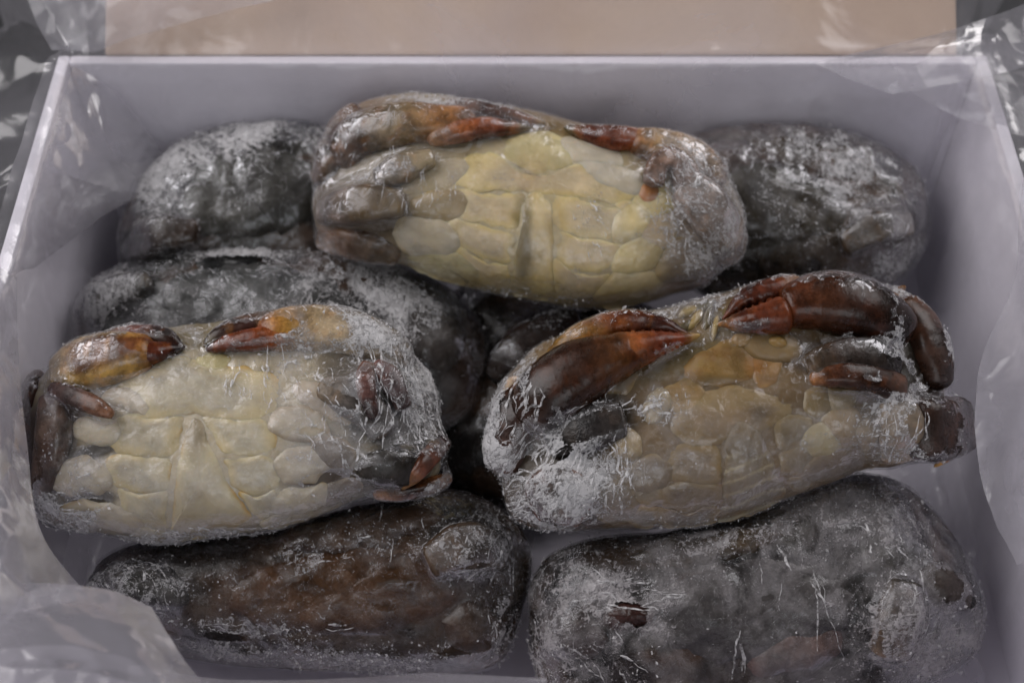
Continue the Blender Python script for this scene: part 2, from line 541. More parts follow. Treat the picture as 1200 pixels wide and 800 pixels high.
# ------------------------------------------------------------------ crabs
class Crab:
    def __init__(s, name, label, outline, z, tilt, phi, ct, cb, seed, group, shrink=0.96, pw=2.8, q=0.5, lean=0.0, lamp=0.0022):
        s.lamp = lamp
        s.seed = seed
        out = np.array(outline, float)
        cpx = (out.min(0) + out.max(0)) / 2
        a = math.radians(tilt)
        s.N = np.array([math.sin(math.radians(lean)), -math.sin(a), math.cos(a)])
        s.N /= np.linalg.norm(s.N)
        V0 = np.array([0, 1.0, 0]) - s.N * s.N[1]; V0 /= np.linalg.norm(V0)
        U0 = np.cross(V0, s.N)
        p = math.radians(phi)
        s.U = U0 * math.cos(p) + V0 * math.sin(p)
        s.V = np.cross(s.N, s.U)
        s.O = unproj(cpx[0], cpx[1], z)
        s.ct, s.cb, s.pw, s.q = ct, cb, pw, q
        uv = s.loc(out, 0.0)
        dense = crom(uv, 720, True) * shrink
        th = np.arctan2(dense[:, 1], dense[:, 0])
        o = np.argsort(th)
        th, rr = th[o], np.linalg.norm(dense, axis=1)[o]
        k = np.ones(9) / 9
        rr = np.convolve(np.concatenate([rr[-4:], rr, rr[:4]]), k, 'valid')
        s.th = np.concatenate([th - 2 * math.pi, th, th + 2 * math.pi])
        s.rr = np.concatenate([rr, rr, rr])
        r = bpy.data.objects.new(name, None)
        COL.objects.link(r)
        M = Matrix(((s.U[0], s.V[0], s.N[0], 0), (s.U[1], s.V[1], s.N[1], 0), (s.U[2], s.V[2], s.N[2], 0), (0, 0, 0, 1)))
        base = s.O - s.N * cb
        M.translation = Vector(base)
        r.matrix_world = M
        tag(r, label, "frozen crab", group)
        s.root = r
        s.allV, s.allF, s.nv = [], [], 0
        s.tints = ()

    def loc(s, px, h):
        px = np.atleast_2d(np.asarray(px, float))
        h = np.broadcast_to(np.asarray(h, float), (len(px),))
        D = FWD + RGT * ((px[:, :1] - 600) / FPX) + UPV * ((400 - px[:, 1:2]) / FPX)
        P0 = s.O + s.N * h[:, None]
        t = ((P0 - CAM) @ s.N) / (D @ s.N)
        Q = CAM + D * t[:, None] - s.O
        return np.stack([Q @ s.U, Q @ s.V], 1)

    def rad(s, uv):
        th = np.arctan2(uv[:, 1], uv[:, 0])
        return np.interp(th, s.th, s.rr)

    def lump(s, uv):
        return s.lamp * (fbm(np.concatenate([uv * 45, np.zeros((len(uv), 1))], 1), s.seed, 3) - 0.5) * 2

    def S(s, uv):
        t = np.clip(np.linalg.norm(uv, axis=1) / s.rad(uv), 0, 1)
        return s.ct * (1 - t ** s.pw) ** s.q + s.lump(uv) * (1 - t ** 6)

    def nrm(s, uv):
        e = 0.0012
        t = np.linalg.norm(uv, axis=1) / s.rad(uv)
        uvc = uv * np.minimum(1, 0.97 / np.maximum(t, 1e-6))[:, None]
        gx = (s.S(uvc + [e, 0]) - s.S(uvc - [e, 0])) / (2 * e)
        gy = (s.S(uvc + [0, e]) - s.S(uvc - [0, e])) / (2 * e)
        n = np.stack([-gx, -gy, np.ones_like(gx)], 1)
        return n / np.linalg.norm(n, axis=1)[:, None]

    def fit(s, px):
        px = np.atleast_2d(np.asarray(px, float))
        uv = s.loc(px, s.ct * 0.9)
        for _ in range(5):
            uv = s.loc(px, 0.5 * s.S(uv) + 0.5 * s.S(s.loc(px, s.S(uv))))
        return uv

    def world(s, L):
        return s.O + L[:, :1] * s.U + L[:, 1:2] * s.V + L[:, 2:3] * s.N

    def px(s, L):
        return project(s.world(L))

    def add(s, name, L, F, mat, col=None, parent=None, solid=True, attrs=None, kind=None, smooth=True):
        F = [tuple(int(i) for i in f) for f in F]
        if solid:
            s.allV.append(L); s.allF += [tuple(i + s.nv for i in f) for f in F]; s.nv += len(L)
        W = L.copy(); W[:, 2] += s.cb
        return mesh_obj(name, W, F, mat, parent or s.root, col, attrs, kind=kind, smooth=smooth)

    def body(s, name, mat, colf, rings=56, nseg=220):
        s.rings, s.nseg = rings, nseg
        L = s.pillow(rings, nseg, 1.0)
        P = s.px(L)
        L2 = L + 0.0006 * (fbm(L * 260, s.seed + 3, 3)[:, None] - 0.5) * 2 * s.pnorm(L, rings, nseg)
        return s.add(name, L2, grid_faces(2 * rings, nseg, True), mat, colf(P, L))

    def pillow(s, rings, nseg, k):
        th = np.arange(nseg) * 2 * math.pi / nseg
        R = np.interp(th, s.th, s.rr)
        t1 = np.sin(np.linspace(0.02, 1, rings) * math.pi / 2)
        rows = []
        for t in t1:
            uv = np.stack([np.cos(th) * R * t, np.sin(th) * R * t], 1)
            rows.append(np.concatenate([uv * k, s.S(uv)[:, None] * k], 1))
        for t in t1[::-1]:
            uv = np.stack([np.cos(th) * R * t, np.sin(th) * R * t], 1)
            n = -s.cb * (1 - t ** 2.6) ** 0.5 - 0.00001
            rows.append(np.concatenate([uv * k, np.full((nseg, 1), n) * k], 1))
        return np.vstack(rows)

    def pnorm(s, L, rings, nseg):
        G = L.reshape(2 * rings, nseg, 3)
        dr = np.gradient(G, axis=0)
        dc = np.roll(G, -1, 1) - np.roll(G, 1, 1)
        n = np.cross(dr, dc)
        n /= np.maximum(np.linalg.norm(n, axis=2)[:, :, None], 1e-12)
        return n.reshape(-1, 3)

    def patch(s, name, outline, h, mat, colf, p=2.6, nr=16, ns=72, sink=0.0012, rough=0.0003, parent=None, flat=0.5, fr=300, warp=2.0):
        grow = 1.0
        if 'plate' in name or name == 'abdomen_flap':
            h *= 0.24 if name == 'sternum_plate' else (0.42 if name == 'abdomen_flap' else 0.22); flat = 0.9; sink = 0.0004; warp = 4.5; grow = 1.12 if name == 'sternum_plate' else 1.0
        """a raised plate or lump with its own rounded edge, following the body"""
        if name == 'leg_joint':
            h *= 0.34; flat = 0.9; grow = 1.25; warp = 5.0
        o = crom(outline, ns, True)
        if warp:
            q = np.concatenate([o * 0.05, np.full((ns, 1), s.seed * 1.7)], 1)
            o = o + warp * 2 * np.stack([fbm(q, 1, 2) - 0.5, fbm(q + 50, 2, 2) - 0.5], 1)
        o = o.mean(0) + (o - o.mean(0)) * grow
        uvo = s.fit(o)
        c = uvo.mean(0)
        rows, T = [], []
        for t in np.sin(np.linspace(0.03, 1, nr) * math.pi / 2):
            rows.append(c + (uvo - c) * t); T.append(np.full(ns, t))
        uv = np.vstack(rows); T = np.concatenate(T)
        base = np.concatenate([uv, s.S(uv)[:, None]], 1)
        n = s.nrm(uv)
        hh = h * (1 - T ** p) ** flat - sink * T ** 10
        hh = hh + rough * (fbm(base * fr, s.seed + 11, 3) - 0.5) * 2 * (1 - T ** 6)
        L = base + n * hh[:, None]
        F = list(map(tuple, grid_faces(nr, ns, True))) + [tuple(range(ns))[::-1]]
        P = s.px(L)
        col = colf(P, T, L)
        if s.tints and ('plate' in name or name in ('abdomen_flap', 'leg_joint')):
            wob = fbm(L * 130, s.seed + 90, 3) - 0.5
            for (x, y, rx, ry, colr, am) in s.tints:
                dd = np.hypot((P[:, 0] - x) / rx, (P[:, 1] - y) / ry) + 0.9 * wob
                col = lerp(col, colr, am * sstep(1.2, 0.3, dd))
        return s.add(name, L, F, mat, col, parent)

    def loft(s, name, pts, radii, mat, colf, ns=24, n=40, ends=(0.12, 0.12), parent=None, rough=0.0004, sq=2.4, teeth=None, fr=220):
        pts = np.array(pts, float)
        if name.startswith('leg') and ends == (0.12, 0.12):
            ends = (0.06, 0.06); sq = max(sq, 3.2)
        uv = s.fit(pts[:, :2])
        C = np.concatenate([uv, (s.S(uv) + pts[:, 2])[:, None]], 1)
        # keep the pixel position at the offset height
        for i in range(len(C)):
            C[i, :2] = s.loc(pts[i:i + 1, :2], C[i, 2])[0]
        P = crom(C, n)
        R = np.clip(crom(radii, n), 1e-5, 1)
        t = np.linspace(0, 1, n)
        e0, e1 = ends
        f = np.ones(n)
        if e0 > 0: f *= np.where(t < e0, np.sqrt(np.clip(1 - ((e0 - t) / e0) ** 2, 0.0004, 1)), 1)
        if e1 > 0: f *= np.where(t > 1 - e1, np.sqrt(np.clip(1 - ((t - 1 + e1) / e1) ** 2, 0.0004, 1)), 1)
        T = np.gradient(P, axis=0); T /= np.linalg.norm(T, axis=1)[:, None]
        nn = s.nrm(P[:, :2]) * 0.6 + np.array([0, 0, 0.4])
        B = np.cross(T, nn); B /= np.linalg.norm(B, axis=1)[:, None]
        Nn = np.cross(B, T)
        ph = np.arange(ns) * 2 * math.pi / ns
        cs = np.sign(np.cos(ph)) * np.abs(np.cos(ph)) ** (2 / sq)
        sn = np.sign(np.sin(ph)) * np.abs(np.sin(ph)) ** (2 / sq)
        L = (P[:, None] + B[:, None] * (R[:, 0] * f)[:, None, None] * cs[None, :, None] +
             Nn[:, None] * (R[:, 1] * f)[:, None, None] * sn[None, :, None])
        if teeth:
            side, cnt, amp, t0, t1 = teeth
            for i in range(n):
                if t0 < t[i] < t1:
                    b = amp * max(0, math.sin((t[i] - t0) / (t1 - t0) * cnt * math.pi * 2)) ** 1.5
                    wgt = np.clip(cs * side, 0, 1) ** 6
                    L[i] += B[i] * side * (b * wgt)[:, None]
        L = L.reshape(-1, 3)
        dv = L - np.repeat(P, ns, 0)
        dl = np.linalg.norm(dv, axis=1)[:, None] + 1e-9
        L = L + dv / dl * (rough * (fbm(L * fr, s.seed + 23, 3) - 0.5) * 2)[:, None] * np.repeat(f, ns)[:, None]
        F = list(map(tuple, grid_faces(n, ns, True))) + [tuple(range(ns))[::-1], tuple((n - 1) * ns + np.arange(ns))]
        return s.add(name, L, F, mat, colf(s.px(L), np.repeat(t, ns), np.tile(ph, n), L), parent)

    def film(s, mat, frost_base, blobs, holes=(), rings=100, nseg=420, tight=0.55, wr=0.0009, nfrost=1200, creases=(), cden=0.6, gap=0.0005, wfr=90):
        bvh = BVHTree.FromPolygons([tuple(v) for v in np.vstack(s.allV)], s.allF)
        L = s.pillow(rings, nseg, 1.0)
        n = s.pnorm(L, rings, nseg)
        if (n * L).sum() < 0: n = -n
        d = np.zeros(len(L))
        H = 0.035
        st = L + n * H
        for i in range(len(L)):
            hit = bvh.ray_cast(Vector(st[i]), Vector(-n[i]), H + 0.004)
            d[i] = H - hit[3] if hit[0] is not None else 0.0
        d = np.clip(d, -0.001, 0.02).reshape(2 * rings, nseg)
        D = d.copy()
        for _ in range(40):
            av = 0.25 * (np.roll(D, 1, 1) + np.roll(D, -1, 1) + np.vstack([D[:1], D[:-1]]) + np.vstack([D[1:], D[-1:]]))
            D = np.maximum(d, av)
        for _ in range(2):
            d = (d + np.roll(d, 1, 1) + np.roll(d, -1, 1)) / 3
        D = tight * D + (1 - tight) * np.maximum(d, D - 0.004)
        D = D.reshape(-1)
        Wn = ridged(L * wfr * np.array([1, 0.55, 1]), s.seed + 40, 4)
        Wn2 = fbm(L * 320, s.seed + 50, 3)
        P0 = s.px(L)
        fr = np.full(len(L), frost_base) + 0.45 * (fbm(L * 38, s.seed + 60, 4) - 0.5)
        for (bx_, by_, rx, ry, rot, am) in blobs:
            dx, dy = P0[:, 0] - bx_, P0[:, 1] - by_
            c_, s_ = math.cos(math.radians(rot)), math.sin(math.radians(rot))
            a_, b_ = (dx * c_ + dy * s_) / rx, (-dx * s_ + dy * c_) / ry
            dd = np.sqrt(a_ ** 2 + b_ ** 2) + 0.5 * (fbm(L * 90, s.seed + 70, 3) - 0.5)
            fr += am * sstep(1.15, 0.45, dd)
        D = D + gap + wr * (Wn - 0.5) * 2 * (0.5 + np.clip(fr, 0, 1)) + 0.0005 * (Wn2 - 0.5)
        X = L + n * D[:, None]
        keep = np.ones(len(X), bool)
        P = s.px(X)
        wd = s.world(X)
        hole = np.full(len(X), -3.0)
        for (hx, hy, rx, ry, rot) in holes:
            dx, dy = P[:, 0] - hx, P[:, 1] - hy
            c_, s_ = math.cos(math.radians(rot)), math.sin(math.radians(rot))
            a_, b_ = (dx * c_ + dy * s_) / rx, (-dx * s_ + dy * c_) / ry
            dd = np.sqrt(a_ ** 2 + b_ ** 2) + 0.9 * (fbm(L * 260, s.seed + 80, 4) - 0.5)
            dd = np.where(L[:, 2] > -0.004, dd, 9.0)
            hole = np.maximum(hole, 1 - dd)
            fr += 0.16 * sstep(1.6, 1.05, dd)
        F = grid_faces(2 * rings, nseg, True)
        keep = hole < 0.15
        F = F[(hole[F] < 0.45).any(1)]
        o = s.add("plastic_wrap", X, F, mat, None, solid=False, attrs={"frost": np.clip(fr, 0, 1.4), "tear": np.clip(hole, -3, 1)})
        s.filmX, s.filmN, s.frostv, s.filmF = X, n, fr, F
        # ice crystals lying on the film (uncountable)
        rng = np.random.default_rng(s.seed)
        wgt = np.clip(fr - 0.12, 0.0, 1) ** 1.5 * keep * (L[:, 2] > -s.cb * 0.3)
        area = np.repeat(np.linalg.norm(L[:, :2], axis=1), 1) + 1e-4
        wgt = wgt * area
        wgt = wgt / wgt.sum()
        idx = rng.choice(len(X), nfrost, p=wgt)
        V, FF = [], []
        octa = np.array([(1, 0, 0), (-1, 0, 0), (0, 1, 0), (0, -1, 0), (0, 0, 1), (0, 0, -1)], float)
        of = [(0, 2, 4), (2, 1, 4), (1, 3, 4), (3, 0, 4), (2, 0, 5), (1, 2, 5), (3, 1, 5), (0, 3, 5)]
        for i in idx:
            sz = 0.00014 + 0.00045 * rng.random() ** 3.5
            e = rng.normal(size=(6, 3)) * 0.35
            A = np.linalg.qr(rng.normal(size=(3, 3)))[0]
            pts = ((octa + e) * (sz * np.array([1.5, 1, 0.6]))) @ A.T
            c = X[i] + rng.normal(size=3) * 0.0003
            c = c + n[i] * 0.0002
            b = len(V)
            V += list(c + pts)
            FF += [tuple(b + k for k in f) for f in of]
        # creases: narrow raised ridges of gathered film
        fb = BVHTree.FromPolygons([tuple(v) for v in X], [tuple(int(i) for i in f) for f in F])
        CV, CF = [], []
        k = 9
        XY, WH = [], []
        for (cx, cy, rx, ry, ang, cnt, ln, cur) in creases:
            for _ in range(int(cnt * cden)):
                q = rng.random(2) * 2 - 1
                while (q ** 2).sum() > 1: q = rng.random(2) * 2 - 1
                x, y = cx + q[0] * rx, cy + q[1] * ry
                aa = math.radians(ang + rng.normal() * 9)
                l = ln * (0.3 + 0.8 * rng.random())
                for j in range(k):
                    XY.append((x, y))
                    aa += cur * (0.5 + rng.random()) / k + rng.normal() * 0.10
                    x += math.cos(aa) * l / k; y += math.sin(aa) * l / k
                WH.append((0.00018 + 0.0004 * rng.random() ** 2, 0.00008 + 0.00028 * rng.random()))
        if XY:
            UVs = s.fit(XY)
            Zs = s.S(UVs) + 0.006
            for ci, (ww, hh) in enumerate(WH):
                pts = []
                for j in range(k):
                    uv = UVs[ci * k + j]
                    loc_, nn_, _, _ = fb.find_nearest(Vector((uv[0], uv[1], Zs[ci * k + j])))
                    pts.append((np.array(loc_), np.array(nn_)))
                b = len(CV)
                for j, (c, nv) in enumerate(pts):
                    tvec = pts[min(j + 1, k - 1)][0] - pts[max(j - 1, 0)][0]
                    tl = np.linalg.norm(tvec)
                    tvec = tvec / tl if tl > 1e-7 else np.array([1.0, 0, 0])
                    if nv[2] < 0: nv = -nv
                    sd = np.cross(tvec, nv); sd /= max(np.linalg.norm(sd), 1e-6)
                    f = math.sin(math.pi * (j + 0.5) / k) ** 0.7 * (0.6 + 0.7 * rng.random())
                    CV += [c - sd * ww * f - nv * 0.0001, c + nv * hh * f, c + sd * ww * f - nv * 0.0001]
                for j in range(k - 1):
                    o_ = b + 3 * j
                    CF += [(o_, o_ + 1, o_ + 4, o_ + 3), (o_ + 1, o_ + 2, o_ + 5, o_ + 4)]
        s.add("ice_crystal", np.array(V), FF, M_FROST, None, solid=False, kind="stuff", smooth=False)
        if CV:
            s.add("wrap_crease", np.array(CV), CF, M_CREASE, None, solid=False, kind="stuff")

def lerp(a, b, w):
    return a * (1 - w)[:, None] + np.array(b) * w[:, None]

def painter(base, spots=(), seed=0, var=0.35, blotch=None):
    """object colour: base tone, mottled, with coloured areas"""
    base = np.array(base, float)
    def f(P, L, *k):
        L = k[-1] if k else L
        m = fbm(L * 70, seed, 4)
        c = base[None] * (1 + var * (m - 0.5) * 2)[:, None]
        wob = fbm(L * 110, seed + 5, 3) - 0.5
        if blotch is not None:
            c = lerp(c, blotch, 0.85 * sstep(0.47, 0.58, fbm(L * 42, seed + 15, 4)))
            c = lerp(c, (0.004, 0.0035, 0.003), 0.8 * sstep(0.54, 0.64, fbm(L * 55, seed + 16, 4)))
        for (x, y, rx, ry, rot, colr, am) in spots:
            dx, dy = P[:, 0] - x, P[:, 1] - y
            c_, s_ = math.cos(math.radians(rot)), math.sin(math.radians(rot))
            a_, b_ = (dx * c_ + dy * s_) / rx, (-dx * s_ + dy * c_) / ry
            dd = np.sqrt(a_ ** 2 + b_ ** 2) + 0.6 * wob
            c = lerp(c, colr, am * sstep(1.1, 0.5, dd))
        return c
    return f

def plate(base, edge, seed=0, ew=0.72, var=0.2, border=None):
    base = np.array(base, float)
    def f(P, T, L):
        m = fbm(L * 90, seed, 4)
        c = base[None] * (1 + var * (m - 0.5) * 2)[:, None]
        Tn = T + 0.28 * (fbm(L * 150, seed + 9, 2) - 0.5)
        if border is not None:
            c = lerp(c, border, 0.85 * sstep(0.45, 0.85, Tn))
        seam = sstep(ew, 1.0, Tn) * (0.25 + 0.75 * sstep(0.38, 0.6, fbm(L * 70, seed + 19, 2)))
        return lerp(c, edge, 0.85 * seam)
    return f

def along(stops, seed=0, var=0.3, under=None):
    ts = [a for a, _ in stops]; cs = np.array([c for _, c in stops], float)
    def f(P, t, ph, L):
        tt = t + 0.14 * (fbm(L * 120, seed, 3) - 0.5)
        c = np.stack([np.interp(tt, ts, cs[:, k]) for k in range(3)], 1)
        if under is not None:
            c = lerp(c, under[0], under[1] * sstep(0.72, 0.97, np.cos(ph - under[2] + 0.5 * (fbm(L * 100, seed + 77, 2) - 0.5))) * sstep(0.2, 0.45, t))
        m = fbm(L * 160, seed + 3, 4)
        sp = sstep(0.62, 0.70, fbm(L * 420, seed + 8, 2))
        bl = sstep(0.50, 0.66, fbm(L * 95, seed + 31, 4))
        c = c * (1 - 0.45 * bl)[:, None]
        ye = sstep(0.60, 0.70, fbm(L * 240, seed + 41, 3))
        c = lerp(c, np.array(c.mean(0)) * np.array((1.7, 1.3, 0.9)), 0.4 * ye)
        return c * (1 + var * 1.4 * (m - 0.5) * 2)[:, None] * (1 - 0.3 * sp)[:, None]
    return f

# colours of the animal (base colours)
CREAM = (0.50, 0.44, 0.335); CREAMY = (0.56, 0.46, 0.24); GREYC = (0.42, 0.365, 0.28)
SUT = (0.50, 0.30, 0.07); AMBER = (0.36, 0.19, 0.04); RUST = (0.15, 0.03, 0.009); MAROON = (0.030, 0.008, 0.005)
DBROWN = (0.028, 0.013, 0.008); OLIVE = (0.16, 0.12, 0.045); BLACK = (0.014, 0.011, 0.009); DGREY = (0.06, 0.055, 0.05)
TAUPE = (0.19, 0.145, 0.10); PURPB = (0.045, 0.022, 0.019); FLESH = (0.40, 0.34, 0.27)

GT = "wrapped crabs lying belly up on the top layer"
GB = "frosted crabs packed in the bottom layer"

def ell(cx, cy, rx, ry, rot=0, n=10):
    r = math.radians(rot)
    return [(cx + rx * math.cos(t) * math.cos(r) - ry * math.sin(t) * math.sin(r),
             cy + rx * math.cos(t) * math.sin(r) + ry * math.sin(t) * math.cos(r))
            for t in np.arange(n) * 2 * math.pi / n]

# ---------------------------------------------------------------- top layer, front left
def crab_front_left():
    out = [(22,490),(34,450),(60,425),(80,405),(110,393),(150,388),(200,382),(250,376),(300,371),(350,368),(392,366),(428,373),(458,389),
           (483,408),(505,430),(520,458),(526,490),(527,525),(524,558),(500,572),(455,580),(425,586),(400,598),(360,614),(310,625),(260,632),
           (200,639),(150,637),(95,624),(50,618),(36,603),(29,575),(23,530)]
    c = Crab("frozen_crab", "belly up wrapped crab with pale greyish cream belly, dark legs bent round one end", out, 0.088, 20, 1, 0.024, 0.022, 11, GT)
    c.body("underside", M_BELLY, painter((0.38, 0.325, 0.23), [
        (225, 540, 130, 90, 0, (.46,.39,.28), .8), (470, 470, 85, 105, 0, (.03,.025,.025), .95), (460, 555, 75, 40, 0, BLACK, .9), (50, 540, 50, 90, 0, DBROWN, .95),  # BLACK area at the right end paints in the slot's shade
        (95, 465, 60, 40, 20, PURPB, .8), (420, 440, 60, 35, 25, (.10,.08,.06), .85), (110, 530, 40, 12, -15, BLACK, .9), (100, 588, 45, 12, -10, BLACK, .9),
        (370, 510, 40, 15, 20, (.05,.04,.03), .8), (370, 560, 45, 14, -10, (.06,.04,.03), .8), (280, 385, 200, 22, -3, OLIVE, .8)], 3))
    c.tints = [(205,430,26,16,(.24,.20,.13),.6),(228,500,22,22,(.25,.21,.14),.6),(232,590,40,26,(.36,.29,.17),.5),(180,555,30,40,(.36,.33,.26),.4),(290,520,24,30,(.37,.34,.27),.4),(225,615,130,14,(.34,.27,.15),.5),(330,590,40,25,(.34,.29,.2),.5)]
    # sternum plates, left and right of the narrow abdomen
    ce = lambda s: plate((0.43, 0.38, 0.28), SUT, s, 0.87, 0.28, (0.52, 0.43, 0.25))
    c.patch("sternum_plate", [(225,425),(262,428),(312,440),(318,470),(300,490),(255,488),(226,484),(200,488),(150,486),(140,462),(158,440),(195,430)], 0.0034, M_BELLY, ce(1), p=4)
    for k, ol in enumerate([[(142,487),(175,489),(212,490),(207,510),(202,532),(165,534),(136,530),(128,508)],
               [(132,534),(165,537),(201,535),(198,556),(196,574),(160,577),(136,572),(125,552)],
               [(138,576),(165,580),(196,577),(194,600),(192,622),(165,612),(146,600)],
               [(152,612),(170,618),(192,625),(190,634),(165,632),(148,622)],
               [(241,490),(275,490),(312,492),(322,510),(318,530),(285,534),(262,530),(250,512)],
               [(264,535),(290,537),(318,533),(330,550),(322,572),(292,577),(276,570),(268,552)],
               [(280,578),(300,580),(322,576),(330,592),(312,606),(298,602)],
               [(304,610),(325,602),(345,598),(338,612),(318,618)]]):
        c.patch("sternum_plate", ol, 0.0026, M_BELLY, ce(2 + k), p=4)
    c.patch("abdomen_flap", [(226,487),(238,500),(252,530),(264,558),(280,585),(298,608),(270,622),(235,630),(199,634),(201,600),(205,560),(212,520)], 0.0032, M_BELLY,
            lambda P, T, L: lerp(plate((0.43, 0.38, 0.275), SUT, 14, 0.84, 0.28, (0.48, 0.41, 0.26))(P, T, L), (0.27, 0.22, 0.15), 0.75 * sstep(26, 8, np.hypot(P[:, 0] - 226, (P[:, 1] - 505) * 0.7))), p=4)
    # leg joints beside the sternum
    for k, (x, y, rx, ry, r, h, cl) in enumerate([(113,505,26,17,12,.0055,CREAM),(92,558,34,21,2,.0065,GREYC),(118,606,46,17,8,.005,GREYC),(150,470,28,14,20,.004,GREYC),
                                        (352,498,34,20,14,.005,GREYC),(352,545,32,18,-4,.0055,GREYC),(352,585,40,14,-14,.004,CREAM),(390,528,24,16,20,.005,TAUPE),(400,575,26,12,-20,.003,TAUPE),(385,470,40,17,24,.003,FLESH)]):
        c.patch("leg_joint", ell(x, y, rx, ry, r), h, M_BELLY, plate(cl, (0.34, 0.24, 0.13), 30 + k, 0.7), p=2.4)
    # mouth plates
    c.patch("mouth_plate", ell(205, 428, 24, 14, 10), 0.003, M_BELLY, plate((.40,.34,.20), (.3,.22,.08), 41))
    c.patch("mouth_plate", ell(250, 424, 24, 13, -8), 0.003, M_BELLY, plate((.42,.36,.18), (.3,.22,.08), 42))
    # claws folded along the front edge
    cl = c.loft("claw", [(66,448,-.003),(95,430,.001),(140,418,.003),(185,412,.002)], [(.008,.006),(.0105,.008),(.0095,.008),(.006,.006)], M_CLAW,
                along([(0,(.34,.25,.13)),(.35,(.44,.28,.09)),(.8,(.42,.24,.06)),(1,RUST)], 50, under=((.09,.02,.008), .9, math.pi*0.5)))
    c.loft("upper_finger", [(120,404,.002),(160,394,.003),(195,398,.003),(215,408,.002)], [(.005,.004),(.0045,.004),(.004,.004),(.001,.001)], M_CLAW, along([(0,AMBER),(.3,RUST),(.6,DBROWN),(1,MAROON)], 51), parent=cl)
    c.loft("lower_finger", [(120,424,.004),(165,416,.004),(195,410,.003),(218,406,.002)], [(.004,.003),(.0045,.004),(.003,.003),(.001,.001)], M_CLAW, along([(0,AMBER),(.3,RUST),(.8,MAROON),(1,DBROWN)], 52), parent=cl)
    cl = c.loft("claw", [(300,396,.002),(345,386,.002),(395,388,.001),(440,404,-.001),(478,432,-.004)], [(.007,.006),(.009,.007),(.0095,.007),(.009,.007),(.007,.006)], M_CLAW,
                along([(0,RUST),(.22,AMBER),(.4,(.36,.27,.16)),(1,(.28,.24,.2))], 54))
    c.loft("upper_finger", [(238,407,.002),(258,394,.003),(295,382,.003),(345,376,.003)], [(.001,.001),(.0035,.0035),(.005,.004),(.005,.004)], M_CLAW, along([(0,OLIVE),(.25,DBROWN),(.7,MAROON),(1,AMBER)], 55), parent=cl)
    c.loft("lower_finger", [(240,411,.002),(270,402,.0035),(310,396,.004),(355,390,.004)], [(.001,.001),(.0035,.003),(.0045,.004),(.005,.004)], M_CLAW, along([(0,DBROWN),(.5,RUST),(.75,(.20,.05,.01)),(1,AMBER)], 56), parent=cl)
    # folded legs, left end
    lg = along([(0,(.20,.07,.03)),(.2,DBROWN),(.9,PURPB),(1,(.16,.06,.03))], 60)
    l = c.loft("leg", [(44,440,-.002),(38,462,-.001),(32,490,-.002)], [(.0035,.003),(.004,.004),(.0035,.0035)], M_CLAW, along([(0,(.25,.10,.04)),(.3,PURPB),(1,DBROWN)], 61))
    c.loft("leg_segment", [(32,494,-.001),(31,530,0),(36,566,0),(42,590,-.002)], [(.0042,.004),(.0055,.005),(.0055,.005),(.003,.003)], M_CLAW, lg, parent=l)
    l = c.loft("leg", [(60,455,.006),(85,464,.0075),(112,476,.0085),(133,487,.007)], [(.0028,.003),(.0036,.0035),(.0034,.003),(.0016,.002)], M_CLAW, along([(0,PURPB),(.5,(.10,.06,.05)),(1,(.20,.09,.045))], 62))
    c.loft("leg_segment", [(62,460,.004),(64,500,.004),(58,545,.001),(50,585,-.003)], [(.0045,.004),(.0065,.005),(.006,.005),(.004,.004)], M_CLAW, along([(0,PURPB),(.4,(.11,.07,.05)),(1,DBROWN)], 63), parent=l)
    # folded legs and painted dark slot, right end
    l = c.loft("leg", [(432,428,.004),(428,445,.006),(432,470,.006),(440,492,.004)], [(.003,.003),(.0036,.0035),(.0032,.003),(.002,.002)], M_CLAW, along([(0,(.20,.07,.03)),(.4,(.13,.06,.05)),(1,PURPB)], 64))
    c.loft("leg_segment", [(436,428,.004),(452,440,.005),(464,458,.005),(474,480,.003)], [(.003,.003),(.0045,.004),(.004,.004),(.0025,.003)], M_CLAW, along([(0,(.14,.06,.05)),(.6,(.10,.07,.07)),(1,PURPB)], 65), parent=l)
    l = c.loft("leg", [(522,515,-.001),(505,533,.004),(486,556,.006),(471,573,.006)], [(.003,.003),(.0038,.003),(.003,.0025),(.0006,.0006)], M_CLAW, along([(0,MAROON),(.6,(.14,.05,.03)),(.85,(.24,.12,.05)),(1,(.45,.28,.12))], 66), ends=(.1,.05))
    c.loft("leg_segment", [(436,578,.003),(470,576,.004),(505,568,.003),(528,558,-.001)], [(.0015,.002),(.0028,.003),(.003,.003),(.0018,.002)], M_CLAW, along([(0,(.30,.13,.05)),(.4,MAROON),(1,(.22,.09,.03))], 67), parent=l)
    c.loft("leg", [(372,452,.002),(400,462,.0025),(430,480,.002),(452,512,.001)], [(.003,.002),(.0065,.003),(.007,.003),(.005,.003)], M_DARK, along([(0,TAUPE),(.4,(.10,.085,.075)),(1,(.09,.08,.075))], 68))
    c.loft("leg", [(418,550,.001),(440,549,.003),(470,548,.003),(505,545,.000)], [(.004,.003),(.0068,.004),(.0072,.004),(.005,.004)], M_DARK, along([(0,(.04,.035,.03)),(1,BLACK)], 69), ends=(.3,.3), sq=2.0)  # near-black loft, paints in the shade of the slot
    fm = film_mat("wrap_grey_cream", 0.26, 0.85, 0.3, (3, 1, 2))
